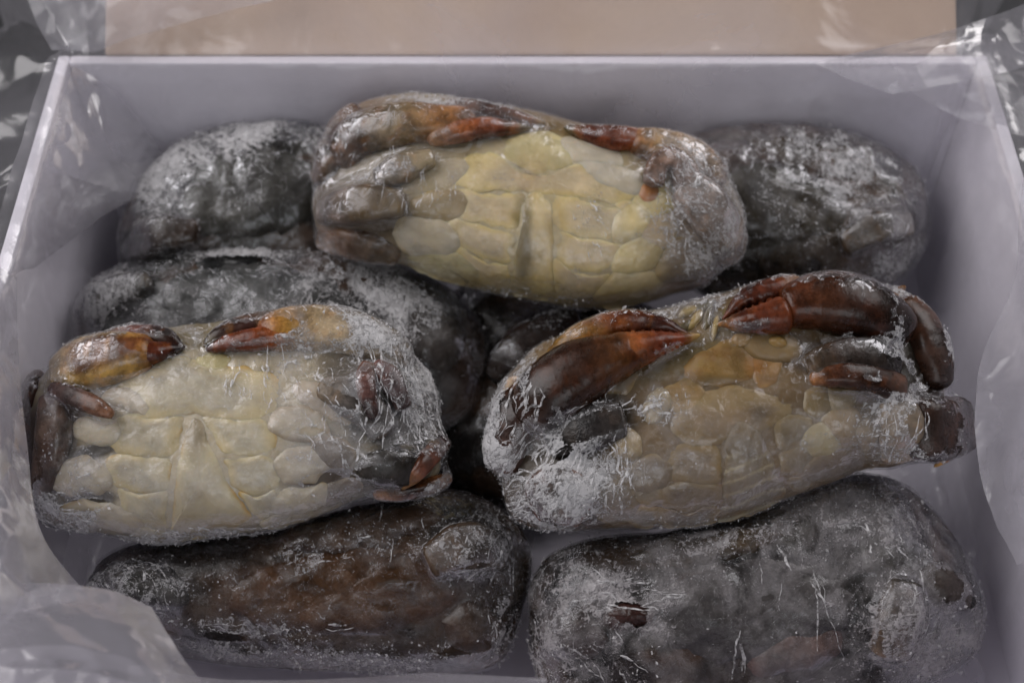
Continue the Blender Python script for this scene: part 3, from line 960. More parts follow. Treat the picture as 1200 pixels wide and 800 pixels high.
    c.film(fm, 0.16, [(470,440,75,90,0,.22),(440,470,45,50,0,-.2),(150,420,70,25,-10,-.15),(300,395,60,18,-8,-.1),(110,395,90,22,-15,.4),(430,395,90,26,20,.45),(70,610,55,30,5,.5),(230,630,180,14,-2,.55),(90,560,70,60,0,.12),(355,420,120,22,-5,.2),(230,530,110,80,0,-.12),(505,500,28,80,0,.2)],
           holes=[(385,462,42,9,22),(366,505,14,7,0),(378,560,24,6,-8),(455,552,40,9,-3),(110,512,22,7,-20),(100,592,26,7,-8),(150,432,48,5,-14),(36,510,18,70,5),(92,468,44,11,24),(490,555,28,22,-30),(175,402,40,12,8),(300,385,60,11,-8)],
           nfrost=1800, cden=.9, creases=[(482,450,36,55,35,60,46,.8),(495,470,26,40,20,40,40,.8),(455,405,50,22,60,40,34,.2),(450,470,30,40,100,24,40,.2),(330,440,70,30,85,30,26,0),(70,605,40,22,10,26,26,.2),(390,500,40,50,70,26,30,.2),(235,630,150,8,0,20,30,0)])
crab_front_left()

# ---------------------------------------------------------------- top layer, right
def crab_right():
    out = [(565,480),(577,450),(600,424),(622,404),(662,388),(720,373),(780,360),(830,346),(880,333),(930,324),(975,322),(1020,328),(1052,338),(1082,368),(1102,402),(1113,440),
           (1116,470),(1117,510),(1095,535),(1060,547),(1020,552),(960,575),(900,596),(850,611),(780,621),(700,625),(640,627),(600,618),(584,600),(576,560),(567,520)]
    c = Crab("frozen_crab", "belly up wrapped crab with two big reddish brown claws and a mottled brownish belly", out, 0.090, 20, 8, 0.025, 0.022, 21, GT)
    c.body("underside", M_BELLY, painter((0.17, 0.115, 0.06), [
        (640, 560, 90, 70, 0, DGREY, .7), (690, 500, 70, 40, -25, BLACK, .95), (1060, 430, 50, 60, 0, BLACK, .9), (980, 420, 80, 25, 0, DBROWN, .8), (870, 375, 60, 24, 0, OLIVE, .7),  # BLACK areas: dark shell, also painting in the shaded recesses by the claws
        (600, 490, 40, 60, 0, DBROWN, .8), (1090, 480, 30, 50, 0, DBROWN, .8), (680, 610, 30, 30, 0, MAROON, .7), (620, 600, 30, 30, 0, MAROON, .5), (800, 420, 60, 20, -30, OLIVE, .6)], 7))
    c.tints = [(835,445,40,9,(.13,.085,.03),.7),(865,425,12,22,(.15,.09,.03),.7),(820,425,18,14,(.33,.22,.08),.6),(885,430,16,14,(.28,.12,.03),.6),(900,445,20,8,(.15,.08,.03),.6),(775,482,40,26,(.36,.32,.28),.55),(900,520,60,30,(.19,.145,.09),.5),(810,580,60,30,(.17,.13,.085),.5),(740,570,40,30,(.19,.15,.1),.4),(860,470,60,14,(.30,.22,.1),.4),(940,480,40,30,(.32,.25,.14),.4)]
    bp = lambda s, col=(0.195, 0.138, 0.08): plate(col, (0.28, 0.15, 0.04), s, 0.88, 0.55, (0.26, 0.18, 0.08))
    # amber mouth plates between the claws
    c.patch("mouth_plate", [(800,432),(825,408),(858,398),(885,412),(892,436),(870,450),(830,452),(805,450)], .0048, M_BELLY, lambda P,T,L: lerp(plate((.27,.165,.055),(.22,.13,.05),71,.85,.6)(P,T,L),(.2,.1,.03),.5*sstep(.55,.7,fbm(L*160,5,2))), p=3)
    c.patch("mouth_plate", [(880,418),(905,408),(918,425),(912,448),(892,455),(878,440)], .004, M_BELLY, plate((.26,.15,.055),(.2,.11,.04),72,.85,.6), p=3)
    c.patch("mouth_plate", [(780,452),(810,442),(828,455),(820,480),(795,486),(778,470)], .003, M_BELLY, plate((.30,.19,.07),(.3,.19,.06),73), p=3)
    # sternum
    c.patch("sternum_plate", [(800,478),(830,458),(870,455),(905,460),(930,478),(905,500),(870,508),(836,520),(805,520),(788,500)], .0026, M_BELLY, bp(74), p=4)
    for k, ol in enumerate([[(792,523),(836,523),(842,545),(840,565),(800,566),(775,550)],[(778,568),(838,568),(838,590),(806,598),(775,590)],[(775,595),(806,601),(838,594),(836,612),(800,619),(770,612)],
                            [(908,500),(935,482),(955,500),(950,520),(918,525)],[(918,528),(950,523),(958,540),(940,556),(918,552)],[(740,560),(770,556),(774,585),(755,592),(738,580)],[(924,560),(950,556),(948,572),(928,577)],[(735,596),(768,596),(766,616),(740,617)]]):
        c.patch("sternum_plate", ol, .0022, M_BELLY, bp(76 + k, (0.185, 0.14, 0.095) if k < 3 else (0.21, 0.165, 0.11)), p=4)
    def abd(P, T, L):
        b = plate((0.19, 0.147, 0.095), (0.28, 0.17, 0.05), 86, 0.86, 0.4)(P, T, L)
        wv = np.sin((P[:, 1] + 6 * np.sin(P[:, 0] * .05) + 0.15 * (P[:, 0] - 860)) * 0.42 + 3 * (fbm(L * 60, 4, 2) - .5))
        return lerp(b, (0.42, 0.36, 0.22), 0.6 * sstep(.6, .95, wv) * sstep(520, 545, P[:, 1]))
    c.patch("abdomen_flap", [(862,486),(880,492),(896,515),(910,545),(922,580),(900,596),(870,606),(842,612),(844,580),(848,540),(850,505)], .0032, M_BELLY, abd, p=4, nr=24, ns=110)
    # leg joints
    for k, (x, y, rx, ry, r, h, cl) in enumerate([(733,520,19,16,30,.0075,(.32,.25,.15)),(760,555,28,20,-20,.004,TAUPE),(990,500,26,24,40,.006,(.26,.19,.11)),(1012,507,17,18,0,.0075,(.28,.21,.13)),
                                        (985,462,17,22,10,.0045,(.24,.18,.095)),(965,515,26,20,-20,.005,(.34,.28,.16)),(1040,520,30,22,-30,.004,TAUPE),(958,470,16,18,0,.003,(.25,.18,.09)),(975,545,40,16,-20,.004,TAUPE),
                                        (770,475,22,14,-50,.005,(.38,.30,.16)),(725,440,22,20,-30,.004,TAUPE),(720,590,26,24,-10,.004,TAUPE)]):
        c.patch("leg_joint", ell(x, y, rx, ry, r), h, M_BELLY, plate(cl, (0.26, 0.18, 0.08), 90 + k, 0.6, .35), p=2.2)
    c.patch("mouth_feeler", ell(905, 405, 38, 22, 10), .0028, M_BELLY, plate((.22,.15,.07),(.2,.12,.04),103,.6), p=2)
    c.patch("mouth_feeler", ell(910, 403, 15, 9, 15), .0045, M_BELLY, plate((.36,.23,.08),(.3,.17,.06),104,.7), p=2)
    c.patch("mouth_feeler", ell(870, 398, 15, 10, -10), .002, M_BELLY, plate((.30,.19,.07),(.3,.18,.07),105,.6), p=2)
    for k,(x,y,r) in enumerate([(800,385,-35),(815,375,-50),(830,372,-70),(838,385,-80),(826,360,-20),(808,366,-20)]):
        c.patch("mouth_feeler", ell(x, y, 17, 5, r), .002, M_BELLY, plate((.30,.22,.08) if k%2 else (.10,.08,.04),(.12,.08,.03),110+k,.5), p=2, nr=8, ns=30)
    # left claw
    cl = c.loft("claw", [(614,502,.001),(642,464,.004),(680,436,.0055),(722,418,.006),(748,410,.006)], [(.0085,.007),(.0122,.010),(.0122,.0105),(.0088,.008),(.0066,.0065)], M_CLAW,
                along([(0,(.035,.018,.013)),(.3,(.028,.012,.007)),(.55,(.042,.015,.007)),(.8,(.10,.035,.009)),(1,(.15,.035,.009))], 120), sq=2.3, ends=(.14,.04))
    c.loft("upper_finger", [(640,420,.002),(684,394,.0055),(730,379,.0065),(775,382,.006),(812,396,.003)], [(.003,.003),(.0055,.005),(.0052,.005),(.0036,.004),(.0005,.0006)], M_CLAW,
           along([(0,AMBER),(.25,(.22,.11,.025)),(.45,(.15,.04,.012)),(.7,MAROON),(1,(.13,.035,.015))], 121), parent=cl, teeth=(1,8,.0012,.45,.95), ends=(.12,.0), n=60, ns=32, sq=2.0)
    c.loft("lower_finger", [(730,414,.006),(762,406,.007),(790,400,.006),(820,393,.003)], [(.0082,.0075),(.0056,.006),(.0034,.004),(.0005,.0006)], M_CLAW,
           along([(0,(.16,.06,.015)),(.4,(.20,.04,.012)),(.75,(.17,.034,.009)),(1,(.30,.2,.07))], 122), parent=cl, teeth=(-1,6,.001,.15,.85), ends=(.1,.0), n=60, ns=32, sq=2.0)
    ar = c.loft("claw_arm", [(612,448,.001),(604,480,.003),(594,520,.003),(590,556,.001)], [(.005,.004),(.0085,.006),(.0085,.006),(.006,.005)], M_CLAW, along([(0,(.18,.07,.03)),(.25,(.04,.02,.016)),(.6,(.055,.03,.024)),(1,(.09,.05,.04))], 123))
    c.patch("pale_spine", [(598,462),(606,447),(616,446),(612,460),(603,474),(597,474)], .0075, M_BELLY, plate((.60,.45,.32),(.4,.25,.16),124), p=2.2, nr=8, ns=30, parent=ar)
    for k in range(5):
        x, y = 622 + k * 15, 437 - k * 11
        c.loft("spine", [(x+4,y+4,.006),(x,y-1,.008),(x-5,y-5,.008)], [(.0012,.0012),(.001,.001),(.0003,.0003)], M_CLAW, along([(0,(.2,.08,.03)),(1,(.35,.17,.07))], 125+k), ns=8, n=8, parent=cl)
    # right claw
    cr = c.loft("claw", [(915,362,.0055),(955,354,.0065),(1000,358,.007),(1040,378,.005),(1062,402,.002)], [(.0070,.0065),(.0108,.009),(.0118,.010),(.010,.009),(.0075,.006)], M_CLAW,
                along([(0,(.14,.036,.011)),(.25,(.06,.019,.007)),(.5,(.026,.010,.006)),(1,(.022,.011,.008))], 130), sq=2.3, ends=(.04,.14))
    c.loft("upper_finger", [(940,338,.0045),(905,341,.007),(872,352,.006),(847,374,.003)], [(.0058,.0055),(.005,.005),(.0036,.004),(.0005,.0006)], M_CLAW, along([(0,(.24,.12,.03)),(.3,(.15,.035,.014)),(.7,MAROON),(1,(.13,.035,.015))], 131), parent=cr, teeth=(-1,7,.0013,.15,.9), ends=(.1,0), n=60, ns=32, sq=2.0)
    c.loft("lower_finger", [(925,368,.006),(892,374,.007),(866,378,.0055),(842,380,.003)], [(.0078,.007),(.0056,.0055),(.0036,.004),(.0005,.0006)], M_CLAW, along([(0,(.12,.03,.010)),(.6,(.11,.022,.008)),(1,(.28,.13,.04))], 132), parent=cr, teeth=(1,6,.0012,.15,.85), ends=(.1,0), n=60, ns=32, sq=2.0)
    ar = c.loft("claw_arm", [(1052,350,.002),(1078,380,.0045),(1094,420,.004),(1100,458,.001)], [(.0055,.005),(.0072,.006),(.0072,.006),(.0055,.005)], M_CLAW, along([(0,(.16,.06,.02)),(.25,(.06,.027,.017)),(.7,(.05,.026,.018)),(1,(.04,.02,.015))], 133))
    c.loft("spine", [(1052,348,.004),(1056,340,.0075),(1062,335,.007)], [(.0022,.002),(.0018,.0016),(.0004,.0004)], M_CLAW, along([(0,(.2,.09,.03)),(1,(.36,.18,.06))], 134), ns=10, n=10, parent=ar)
    # legs folded behind
    l = c.loft("leg", [(945,432,.005),(980,420,.006),(1020,420,.006),(1050,430,.003)], [(.005,.005),(.006,.006),(.0075,.006),(.005,.005)], M_DARK, along([(0,(.12,.08,.05)),(.3,(.04,.026,.02)),(1,BLACK)], 140))  # coloured near black to paint in the shaded recess
    l = c.loft("leg", [(948,446,.006),(975,440,.0075),(1015,444,.0075),(1058,460,.004)], [(.002,.002),(.0042,.004),(.005,.005),(.006,.005)], M_CLAW, along([(0,(.28,.12,.04)),(.3,(.08,.027,.013)),(.8,(.05,.022,.014)),(1,(.10,.05,.03))], 141))
    c.loft("leg_segment", [(1045,468,.002),(1055,500,.003),(1048,535,0)], [(.007,.005),(.0085,.006),(.006,.005)], M_BELLY, along([(0,TAUPE),(1,(.3,.24,.18))], 142), parent=l)
    st = c.loft("leg_stump", [(1068,502,-.004),(1085,503,.0005),(1108,500,.001),(1124,498,-.002)], [(.0105,.008),(.0118,.009),(.0112,.009),(.0105,.008)], M_DARK, along([(0,(.05,.027,.02)),(.7,(.04,.02,.014)),(1,(.08,.04,.028))], 143), ends=(.05,.09), sq=4.0, rough=.0012)
    c.loft("leg_tip", [(1112,532,-.004),(1104,540,-.003),(1094,547,-.004)], [(.0018,.002),(.0014,.0014),(.0003,.0003)], M_CLAW, along([(0,(.3,.12,.03)),(1,(.55,.30,.08))], 144), ns=10, n=10, parent=st)
    c.loft("leg", [(640,520,.001),(690,500,.002),(735,492,.001)], [(.007,.004),(.009,.005),(.006,.004)], M_DARK, along([(0,BLACK),(.5,(.03,.025,.024)),(1,(.03,.025,.022))], 145))
    c.loft("leg", [(625,590,.001),(655,580,.003),(690,598,.002)], [(.007,.004),(.011,.006),(.007,.004)], M_DARK, along([(0,(.12,.04,.03)),(.5,(.11,.09,.08)),(1,(.13,.05,.03))], 146))
    fm = film_mat("wrap_brown_belly", 0.17, 0.80, 0.9, (7, 3, 1))
    c.film(fm, 0.10, [(640,570,80,65,0,.42),(585,500,30,60,10,.5),(700,560,60,55,0,.35),(1050,500,45,55,0,.32),(780,480,45,30,-20,.35),(880,345,140,12,-12,.25),(980,540,70,30,-20,.2),(850,600,130,18,-10,.25),(610,615,60,20,0,.3),(690,455,90,8,-32,.5),(1040,410,30,25,0,.3),(850,520,120,60,-8,.08)],
           holes=[(692,430,108,40,-29),(770,385,55,16,8),(650,420,40,18,-38),(970,362,112,34,6),(880,362,40,16,-10),(1086,402,26,66,-18),(1050,440,26,16,30),(1000,424,60,17,5),(1000,450,55,8,5),(1097,502,34,34,0),(690,500,45,14,-22),(620,545,24,12,-30),(655,533,20,7,-30),(735,491,16,6,0),(598,480,13,40,12),(850,425,50,24,0),(905,408,30,18,0)],
           nfrost=1900, tight=.4, cden=.9, creases=[(640,575,60,40,-50,90,40,.2),(610,520,30,60,-60,50,34,.1),(715,555,45,45,95,50,36,0),(1055,500,25,45,100,40,34,.2),(690,480,80,10,-30,22,26,0),(600,600,30,25,-20,26,26,0)])
crab_right()

# ---------------------------------------------------------------- top layer, back
def crab_back():
    out = [(357,235),(370,192),(390,150),(408,124),(450,113),(500,112),(560,123),(620,132),(680,147),(735,155),(785,160),(825,178),(856,205),(875,235),(882,260),(872,285),(856,312),(838,335),
           (800,346),(760,358),(700,364),(640,356),(580,345),(520,331),(470,312),(430,300),(390,294),(366,281),(358,258)]
    c = Crab("frozen_crab", "belly up wrapped crab with clean yellowish belly resting crosswise at the back of the pile", out  , 0.104, 21, -8, 0.026, 0.023, 31, GT)
    c.body("underside", M_BELLY, painter((0.33, 0.26, 0.15), [
        (630, 260, 170, 110, 8, (.50,.41,.24), .8), (405, 250, 90, 90, 0, (.08,.05,.024), .9), (385, 290, 70, 25, 18, (.13,.065,.03), .9), (410, 150, 60, 35, -40, (.14,.075,.035), .8), (820, 260, 75, 90, 0, (.27,.21,.17), .85),
        (470, 180, 90, 40, -12, (.34,.29,.21), .7), (640, 340, 200, 20, 8, (.30,.22,.07), .8), (600, 138, 190, 16, 8, (.16,.10,.03), .8), (820, 320, 60, 30, -30, (.22,.14,.10), .7)], 13))
    c.tints = [(612,285,15,70,(.15,.115,.05),.75),(650,270,14,70,(.38,.28,.15),.5),(620,200,26,26,(.44,.31,.16),.5),(560,330,70,14,(.34,.25,.09),.7),(690,345,80,18,(.33,.25,.1),.7),(545,262,30,40,(.44,.37,.26),.4),(700,262,36,36,(.50,.44,.33),.5),(505,250,26,50,(.34,.27,.15),.5),(765,300,26,50,(.35,.27,.14),.5)]
    cp = lambda s, col=(0.53, 0.425, 0.26): plate(col, (0.45, 0.33, 0.10), s, 0.9, 0.28, (0.60, 0.47, 0.20))
    c.patch("sternum_plate", [(590,172),(612,158),(645,156),(670,168),(672,190),(640,204),(600,198)], .0035, M_BELLY, plate((.52,.44,.24),(.5,.4,.18),151), p=3)
    c.patch("sternum_plate", [(545,190),(575,178),(605,200),(640,207),(675,194),(705,192),(745,212),(748,232),(700,236),(650,228),(600,222),(556,222),(530,212)], .003, M_BELLY, cp(152), p=4)
    for k, ol in enumerate([[(535,222),(575,226),(612,228),(608,250),(605,268),(565,262),(532,252)],[(530,256),(565,266),(604,272),(600,292),(598,308),(560,300),(533,285)],[(536,290),(562,304),(597,312),(594,335),(560,328),(538,310)],
                            [(652,232),(700,240),(735,246),(738,266),(715,280),(675,276),(655,268)],[(655,272),(676,280),(714,284),(732,286),(730,306),(700,318),(665,312),(654,300)],[(652,306),(668,316),(700,322),(715,324),(700,345),(668,350),(650,345)],
                            [(722,236),(748,238),(765,255),(755,270),(740,262)],[(742,278),(765,280),(768,298),(748,308),(736,298)]]):
        c.patch("sternum_plate", ol, .0023, M_BELLY, cp(154 + k), p=3.6)
    c.patch("abdomen_flap", [(632,212),(645,235),(650,275),(650,320),(645,352),(620,350),(600,342),(602,300),(610,255),(620,225)], .0016, M_BELLY,
            lambda P, T, L: lerp(cp(163, (.52, .42, .24))(P, T, L), (.24, .19, .09), .75 * sstep(13, 3, np.abs(P[:, 0] - 612 + 0.06 * (P[:, 1] - 280))) * sstep(225, 260, P[:, 1])), p=3.2, ns=100, nr=22)
    for k, (x, y, rx, ry, r, h, cl) in enumerate([(515,240,34,18,-6,.004,(.26,.19,.09)),(500,278,36,22,14,.005,CREAM),(520,312,42,16,14,.004,(.42,.36,.2)),(508,205,44,16,-12,.003,(.38,.32,.22)),(742,262,26,20,-50,.0045,CREAMY),(765,240,26,20,-40,.004,CREAMY),
                                        (745,300,30,18,-30,.0045,CREAMY),(735,338,38,18,-18,.004,(.46,.38,.22)),(770,270,22,24,0,.004,(.44,.34,.22)),(690,180,40,14,20,.003,CREAM),(720,208,42,16,24,.0035,CREAM),(800,308,28,24,0,.005,TAUPE),(760,226,12,12,0,.006,(.40,.18,.07))]):
        c.patch("leg_joint", ell(x, y, rx, ry, r), h, M_BELLY, plate(cl, (0.46, 0.33, 0.12), 170 + k, 0.7), p=2.4)
    cl = c.loft("claw", [(395,196,.000),(420,160,.003),(470,146,.003),(520,144,.003),(560,142,.002)], [(.007,.005),(.009,.007),(.009,.007),(.007,.006),(.005,.005)], M_CLAW, along([(0,(.07,.035,.017)),(.25,(.065,.03,.014)),(.5,(.22,.155,.08)),(.75,(.30,.14,.05)),(1,(.26,.09,.03))], 190))
    c.loft("upper_finger", [(520,124,.001),(560,130,.003),(600,138,.003),(640,146,.002)], [(.003,.003),(.0035,.004),(.003,.0035),(.001,.001)], M_CLAW, along([(0,(.22,.09,.04)),(.4,MAROON),(.8,(.16,.05,.015)),(1,OLIVE)], 191), parent=cl)
    c.loft("lower_finger", [(500,166,.003),(535,155,.0045),(575,150,.004),(625,150,.002)], [(.003,.003),(.0045,.004),(.004,.004),(.001,.001)], M_CLAW, along([(0,(.30,.18,.10)),(.4,(.22,.065,.022)),(.75,(.13,.03,.01)),(1,OLIVE)], 192), parent=cl)
    cl = c.loft("claw", [(735,166,.003),(775,172,.003),(815,190,.001),(845,220,-.003)], [(.005,.005),(.0075,.006),(.0085,.007),(.008,.006)], M_CLAW, along([(0,(.22,.06,.018)),(.25,(.30,.19,.09)),(1,(.30,.23,.18))], 193))
    c.loft("upper_finger", [(755,164,.003),(725,162,.0045),(695,158,.004),(660,150,.002)], [(.004,.004),(.005,.0045),(.004,.004),(.001,.001)], M_CLAW, along([(0,(.26,.08,.02)),(.3,(.17,.035,.01)),(.7,(.07,.018,.008)),(1,OLIVE)], 194), parent=cl)
    l = c.loft("leg", [(440,212,.003),(470,198,.004),(510,184,.003)], [(.004,.003),(.006,.004),(.003,.003)], M_BELLY, along([(0,(.11,.07,.035)),(.5,(.22,.165,.10)),(1,(.36,.29,.18))], 195))
    l = c.loft("leg", [(372,215,.0),(388,185,.003),(402,150,.002),(425,128,.0)], [(.004,.004),(.0065,.005),(.006,.005),(.004,.004)], M_DARK, along([(0,(.08,.045,.022)),(.5,(.06,.032,.017)),(1,(.13,.055,.018))], 196))
    c.loft("leg", [(375,250,.001),(420,240,.003),(475,238,.002)], [(.005,.004),(.008,.005),(.005,.004)], M_BELLY, along([(0,(.07,.04,.018)),(.5,(.085,.052,.024)),(1,(.20,.14,.065))], 197))
    c.loft("leg", [(375,278,-.002),(420,285,.001),(470,300,.0)], [(.005,.004),(.007,.005),(.004,.004)], M_DARK, along([(0,(.17,.08,.03)),(.5,(.10,.05,.025)),(1,(.2,.13,.06))], 198))
    l = c.loft("leg", [(764,220,.004),(770,196,.0065),(785,186,.007),(800,200,.006),(810,228,.005)], [(.004,.003),(.0045,.004),(.0045,.004),(.0055,.004),(.005,.004)], M_DARK, along([(0,(.22,.15,.12)),(.4,(.28,.16,.11)),(1,(.22,.16,.14))], 199))
    c.loft("leg_segment", [(798,215,.004),(825,240,.005),(850,275,.003),(856,300,.0)], [(.007,.005),(.0095,.006),(.009,.006),(.006,.005)], M_DARK, along([(0,(.26,.2,.17)),(.5,(.25,.2,.17)),(1,(.34,.22,.12))], 200), parent=l)
    fm = film_mat("wrap_yellow_belly", 0.13, 0.62, 0.1, (1, 8, 4))
    c.film(fm, 0.06, [(820,250,70,90,15,.40),(520,122,100,16,4,.55),(460,205,70,12,-8,.4),(690,160,120,12,12,.1),(400,250,70,70,0,-.1),(640,350,170,12,8,.25),(830,320,45,40,0,.25),(560,215,60,30,0,.15),(690,250,25,40,20,.3)],
           holes=[(500,221,10,5,0),(700,166,55,9,12)], nfrost=1000, tight=.7, wr=.0005,
           creases=[(820,250,48,75,60,70,30,.4),(490,225,50,22,95,26,26,0),(770,205,20,25,45,14,40,0),(520,122,90,10,5,22,26,0),(420,180,40,40,-60,26,24,0),(690,270,20,40,60,14,26,0),(830,325,30,25,60,20,22,0)])
crab_back()

# ---------------------------------------------------------------- bottom layer
def low_crab(label, out, z, tilt, phi, seed, base, spots, frost, blobs, lumps, legs, creases, ct=.026, cb=.024, haze=.1, holes=(), crisp=.85, nfrost=1100, rot=.4, white=(.52,.51,.52), wr=.0010):
    c = Crab("frozen_crab", label, out, z, tilt, phi, ct, cb, seed, GB, shrink=1.0, lamp=.0028)
    c.body("carapace", M_DARK, painter(tuple(v * .5 for v in base), [(a, b, c_, d, e, tuple(v * .7 for v in f_), g) for (a, b, c_, d, e, f_, g) in spots], seed, .6, (0.055, 0.028, 0.014)), rings=44, nseg=180)
    for (x, y, rx, ry, r, h, cl) in lumps:
        c.patch("shell_ridge", ell(x, y, rx, ry, r), h * .7, M_DARK, plate(tuple(v * .7 for v in cl), tuple(v * .5 for v in cl), seed + int(x) % 50, .8, .8), p=2.3, rough=.0011, fr=130, flat=.8, warp=9)
    for (pts, rad, st) in legs:
        c.loft("leg", pts, rad, M_DARK, along(st, seed + len(pts)), rough=.0006)
    c.film(film_mat("wrap_frost_%d" % seed, haze, crisp, rot, (seed * .37, seed * .11, 2), white), frost, blobs, holes, rings=60, nseg=260, nfrost=nfrost, creases=creases, wr=wr, cden=0.28)
    return c

low_crab("frosted dark crab in the far left corner of the box, half under the yellowish one",
    [(140,285),(146,258),(165,225),(200,184),(255,158),(320,148),(375,150),(410,170),(425,220),(420,280),(380,325),(300,340),(200,338),(150,322)], .076, 24, 3, 41, (.05,.045,.038),
    [(290,250,90,50,0,(.03,.025,.018),.8),(230,275,30,22,0,(.05,.025,.015),.8)], .22,
    [(240,180,110,32,-22,.5),(340,160,80,20,0,.3),(190,230,45,60,20,.35),(330,260,50,50,0,-.2),(285,210,18,24,30,.2),(380,200,40,40,0,.2)],
    [(290,230,100,55,-5,.004,(.04,.037,.03)),(185,285,30,34,0,.006,(.035,.03,.026))],
    [([(150,300,.0),(185,275,.004),(235,272,.003)],[(.005,.004),(.008,.006),(.005,.005)],[(0,BLACK),(1,(.05,.03,.02))])],
    [(285,215,40,30,55,14,34,0),(230,190,60,25,-30,26,26,0)], haze=.09)

low_crab("grey frosted crab behind the pale greyish cream crab, dark oval hole on its top edge",
    [(86,390),(90,362),(105,338),(140,317),(200,300),(260,294),(330,294),(400,300),(470,314),(520,334),(553,365),(570,400),(568,445),(545,490),(480,510),(330,515),(180,500),(100,450)], .058, 24, -2, 42, (.07,.07,.068),
    [(270,308,45,12,-4,BLACK,1),(540,420,40,60,0,DBROWN,.8),(470,360,60,40,20,(.08,.07,.065),.6)], .30,
    [(130,345,60,30,-20,.45),(250,299,160,8,0,.4),(455,345,75,35,28,.55),(370,345,30,50,0,.3),(300,340,80,25,0,-.08),(540,430,50,60,0,-.4)],
    [(300,350,120,45,2,.003,(.075,.075,.072)),(270,308,44,12,-4,.001,(.012,.012,.012)),(500,390,55,40,40,.004,(.06,.05,.045))],
    [([(100,375,.0),(130,345,.003),(180,330,.002)],[(.005,.004),(.007,.005),(.004,.004)],[(0,DGREY),(1,DGREY)])],
    [(460,350,55,30,35,70,26,0),(360,350,14,45,92,22,46,0),(130,350,45,25,-30,30,26,0)], haze=.18, holes=[(268,308,40,9,-3)], nfrost=1500, rot=-.6)

low_crab("brown frosted crab in the far right corner of the box with smeared milky wrap",
    [(775,230),(785,185),(810,163),(850,152),(910,149),(965,154),(1030,174),(1072,205),(1087,245),(1083,285),(1055,325),(1000,350),(900,355),(820,340),(785,290)], .076, 24, -4, 43, (.085,.06,.04),
    [(870,200,60,40,0,(.06,.032,.024),.8),(900,270,70,40,0,(.035,.028,.018),.8),(990,200,50,30,10,(.13,.09,.075),.6),(1020,270,40,25,-20,(.06,.045,.035),.8)], .16,
    [(985,185,75,28,16,.45),(1010,230,60,40,30,.3),(1050,300,45,35,-50,.45),(940,215,90,8,12,.3),(920,250,60,30,0,.1),(860,190,60,30,0,-.1),(1065,215,25,30,0,.3)],
    [(900,235,100,50,10,.004,(.045,.035,.022)),(1030,260,42,26,-25,.006,(.07,.05,.04)),(850,190,50,26,0,.003,(.06,.035,.028))],
    [([(985,290,.002),(1025,268,.006),(1065,262,.003)],[(.005,.004),(.007,.006),(.005,.005)],[(0,(.05,.035,.025)),(1,(.12,.10,.08))])],
    [(960,220,80,18,14,24,50,0),(1045,290,30,30,-50,26,30,0),(1000,200,40,20,10,20,26,0)], haze=.15, rot=-.3)

low_crab("dark frosted crab in the middle of the box, almost buried beneath the big clawed one",
    [(485,530),(500,430),(530,345),(590,328),(640,326),(700,335),(780,370),(860,400),(880,450),(860,520),(780,580),(680,610),(580,615),(510,580)], .030, 22, 0, 44, (.03,.022,.018), [], -.38,  # outline enlarged over the pale floor so the gap reads dark
    [(640,385,50,20,-25,.7)], [],
    [([(580,450,.0),(610,410,.004),(680,370,.003)],[(.006,.005),(.009,.006),(.006,.005)],[(0,BLACK),(1,(.05,.03,.025))])],
    [(640,390,40,20,-30,20,30,0)], haze=.03, crisp=.5, nfrost=250)

low_crab("brown shelled frosted crab at the near left, crinkled wrap bunched on its left end",
    [(110,692),(122,655),(180,632),(260,622),(340,612),(430,592),(520,575),(575,590),(612,622),(623,655),(615,705),(592,768),(545,788),(430,786),(310,782),(225,772),(140,742)], .040, 26, 2, 45, (.07,.042,.022),
    [(400, 690, 150, 55, -4, (.10,.045,.016), .9),(560,730,40,40,0,(.045,.025,.015),.9),(230,650,100,25,0,BLACK,.8),(430,620,90,25,-10,(.07,.038,.02),.8),(350,740,200,14,6,(.12,.085,.06),.6),(560,650,50,50,0,(.06,.05,.045),.7)], .14,
    [(165,690,55,36,0,.50),(560,650,55,70,20,.34),(360,768,210,16,5,.42),(290,735,110,14,8,.4),(410,640,110,22,-8,.25),(590,740,30,50,0,.35),(400,690,110,35,-4,-.1),(250,680,40,40,0,.15),(500,760,80,18,0,.2)],
    [(405,695,150,52,-4,.0035,(.075,.033,.012)),(420,620,110,26,-8,.004,(.075,.042,.024)),(168,690,52,34,8,.022,(.06,.055,.05)),(555,735,40,32,10,.005,(.06,.035,.022))],
    [([(500,660,.003),(545,640,.006),(590,650,.002)],[(.006,.005),(.009,.006),(.006,.005)],[(0,(.08,.05,.03)),(1,(.07,.055,.045))])],
    [(165,690,45,28,30,80,34,1.4),(540,650,45,50,-65,60,46,.1),(590,720,22,45,-80,30,34,0),(320,740,120,10,8,30,34,0),(410,650,90,20,-6,26,30,0),(470,640,50,40,-70,16,36,0)], haze=.09, holes=[(545,760,30,9,-8),(262,745,24,5,4)], nfrost=2000, rot=-.9, crisp=.7)

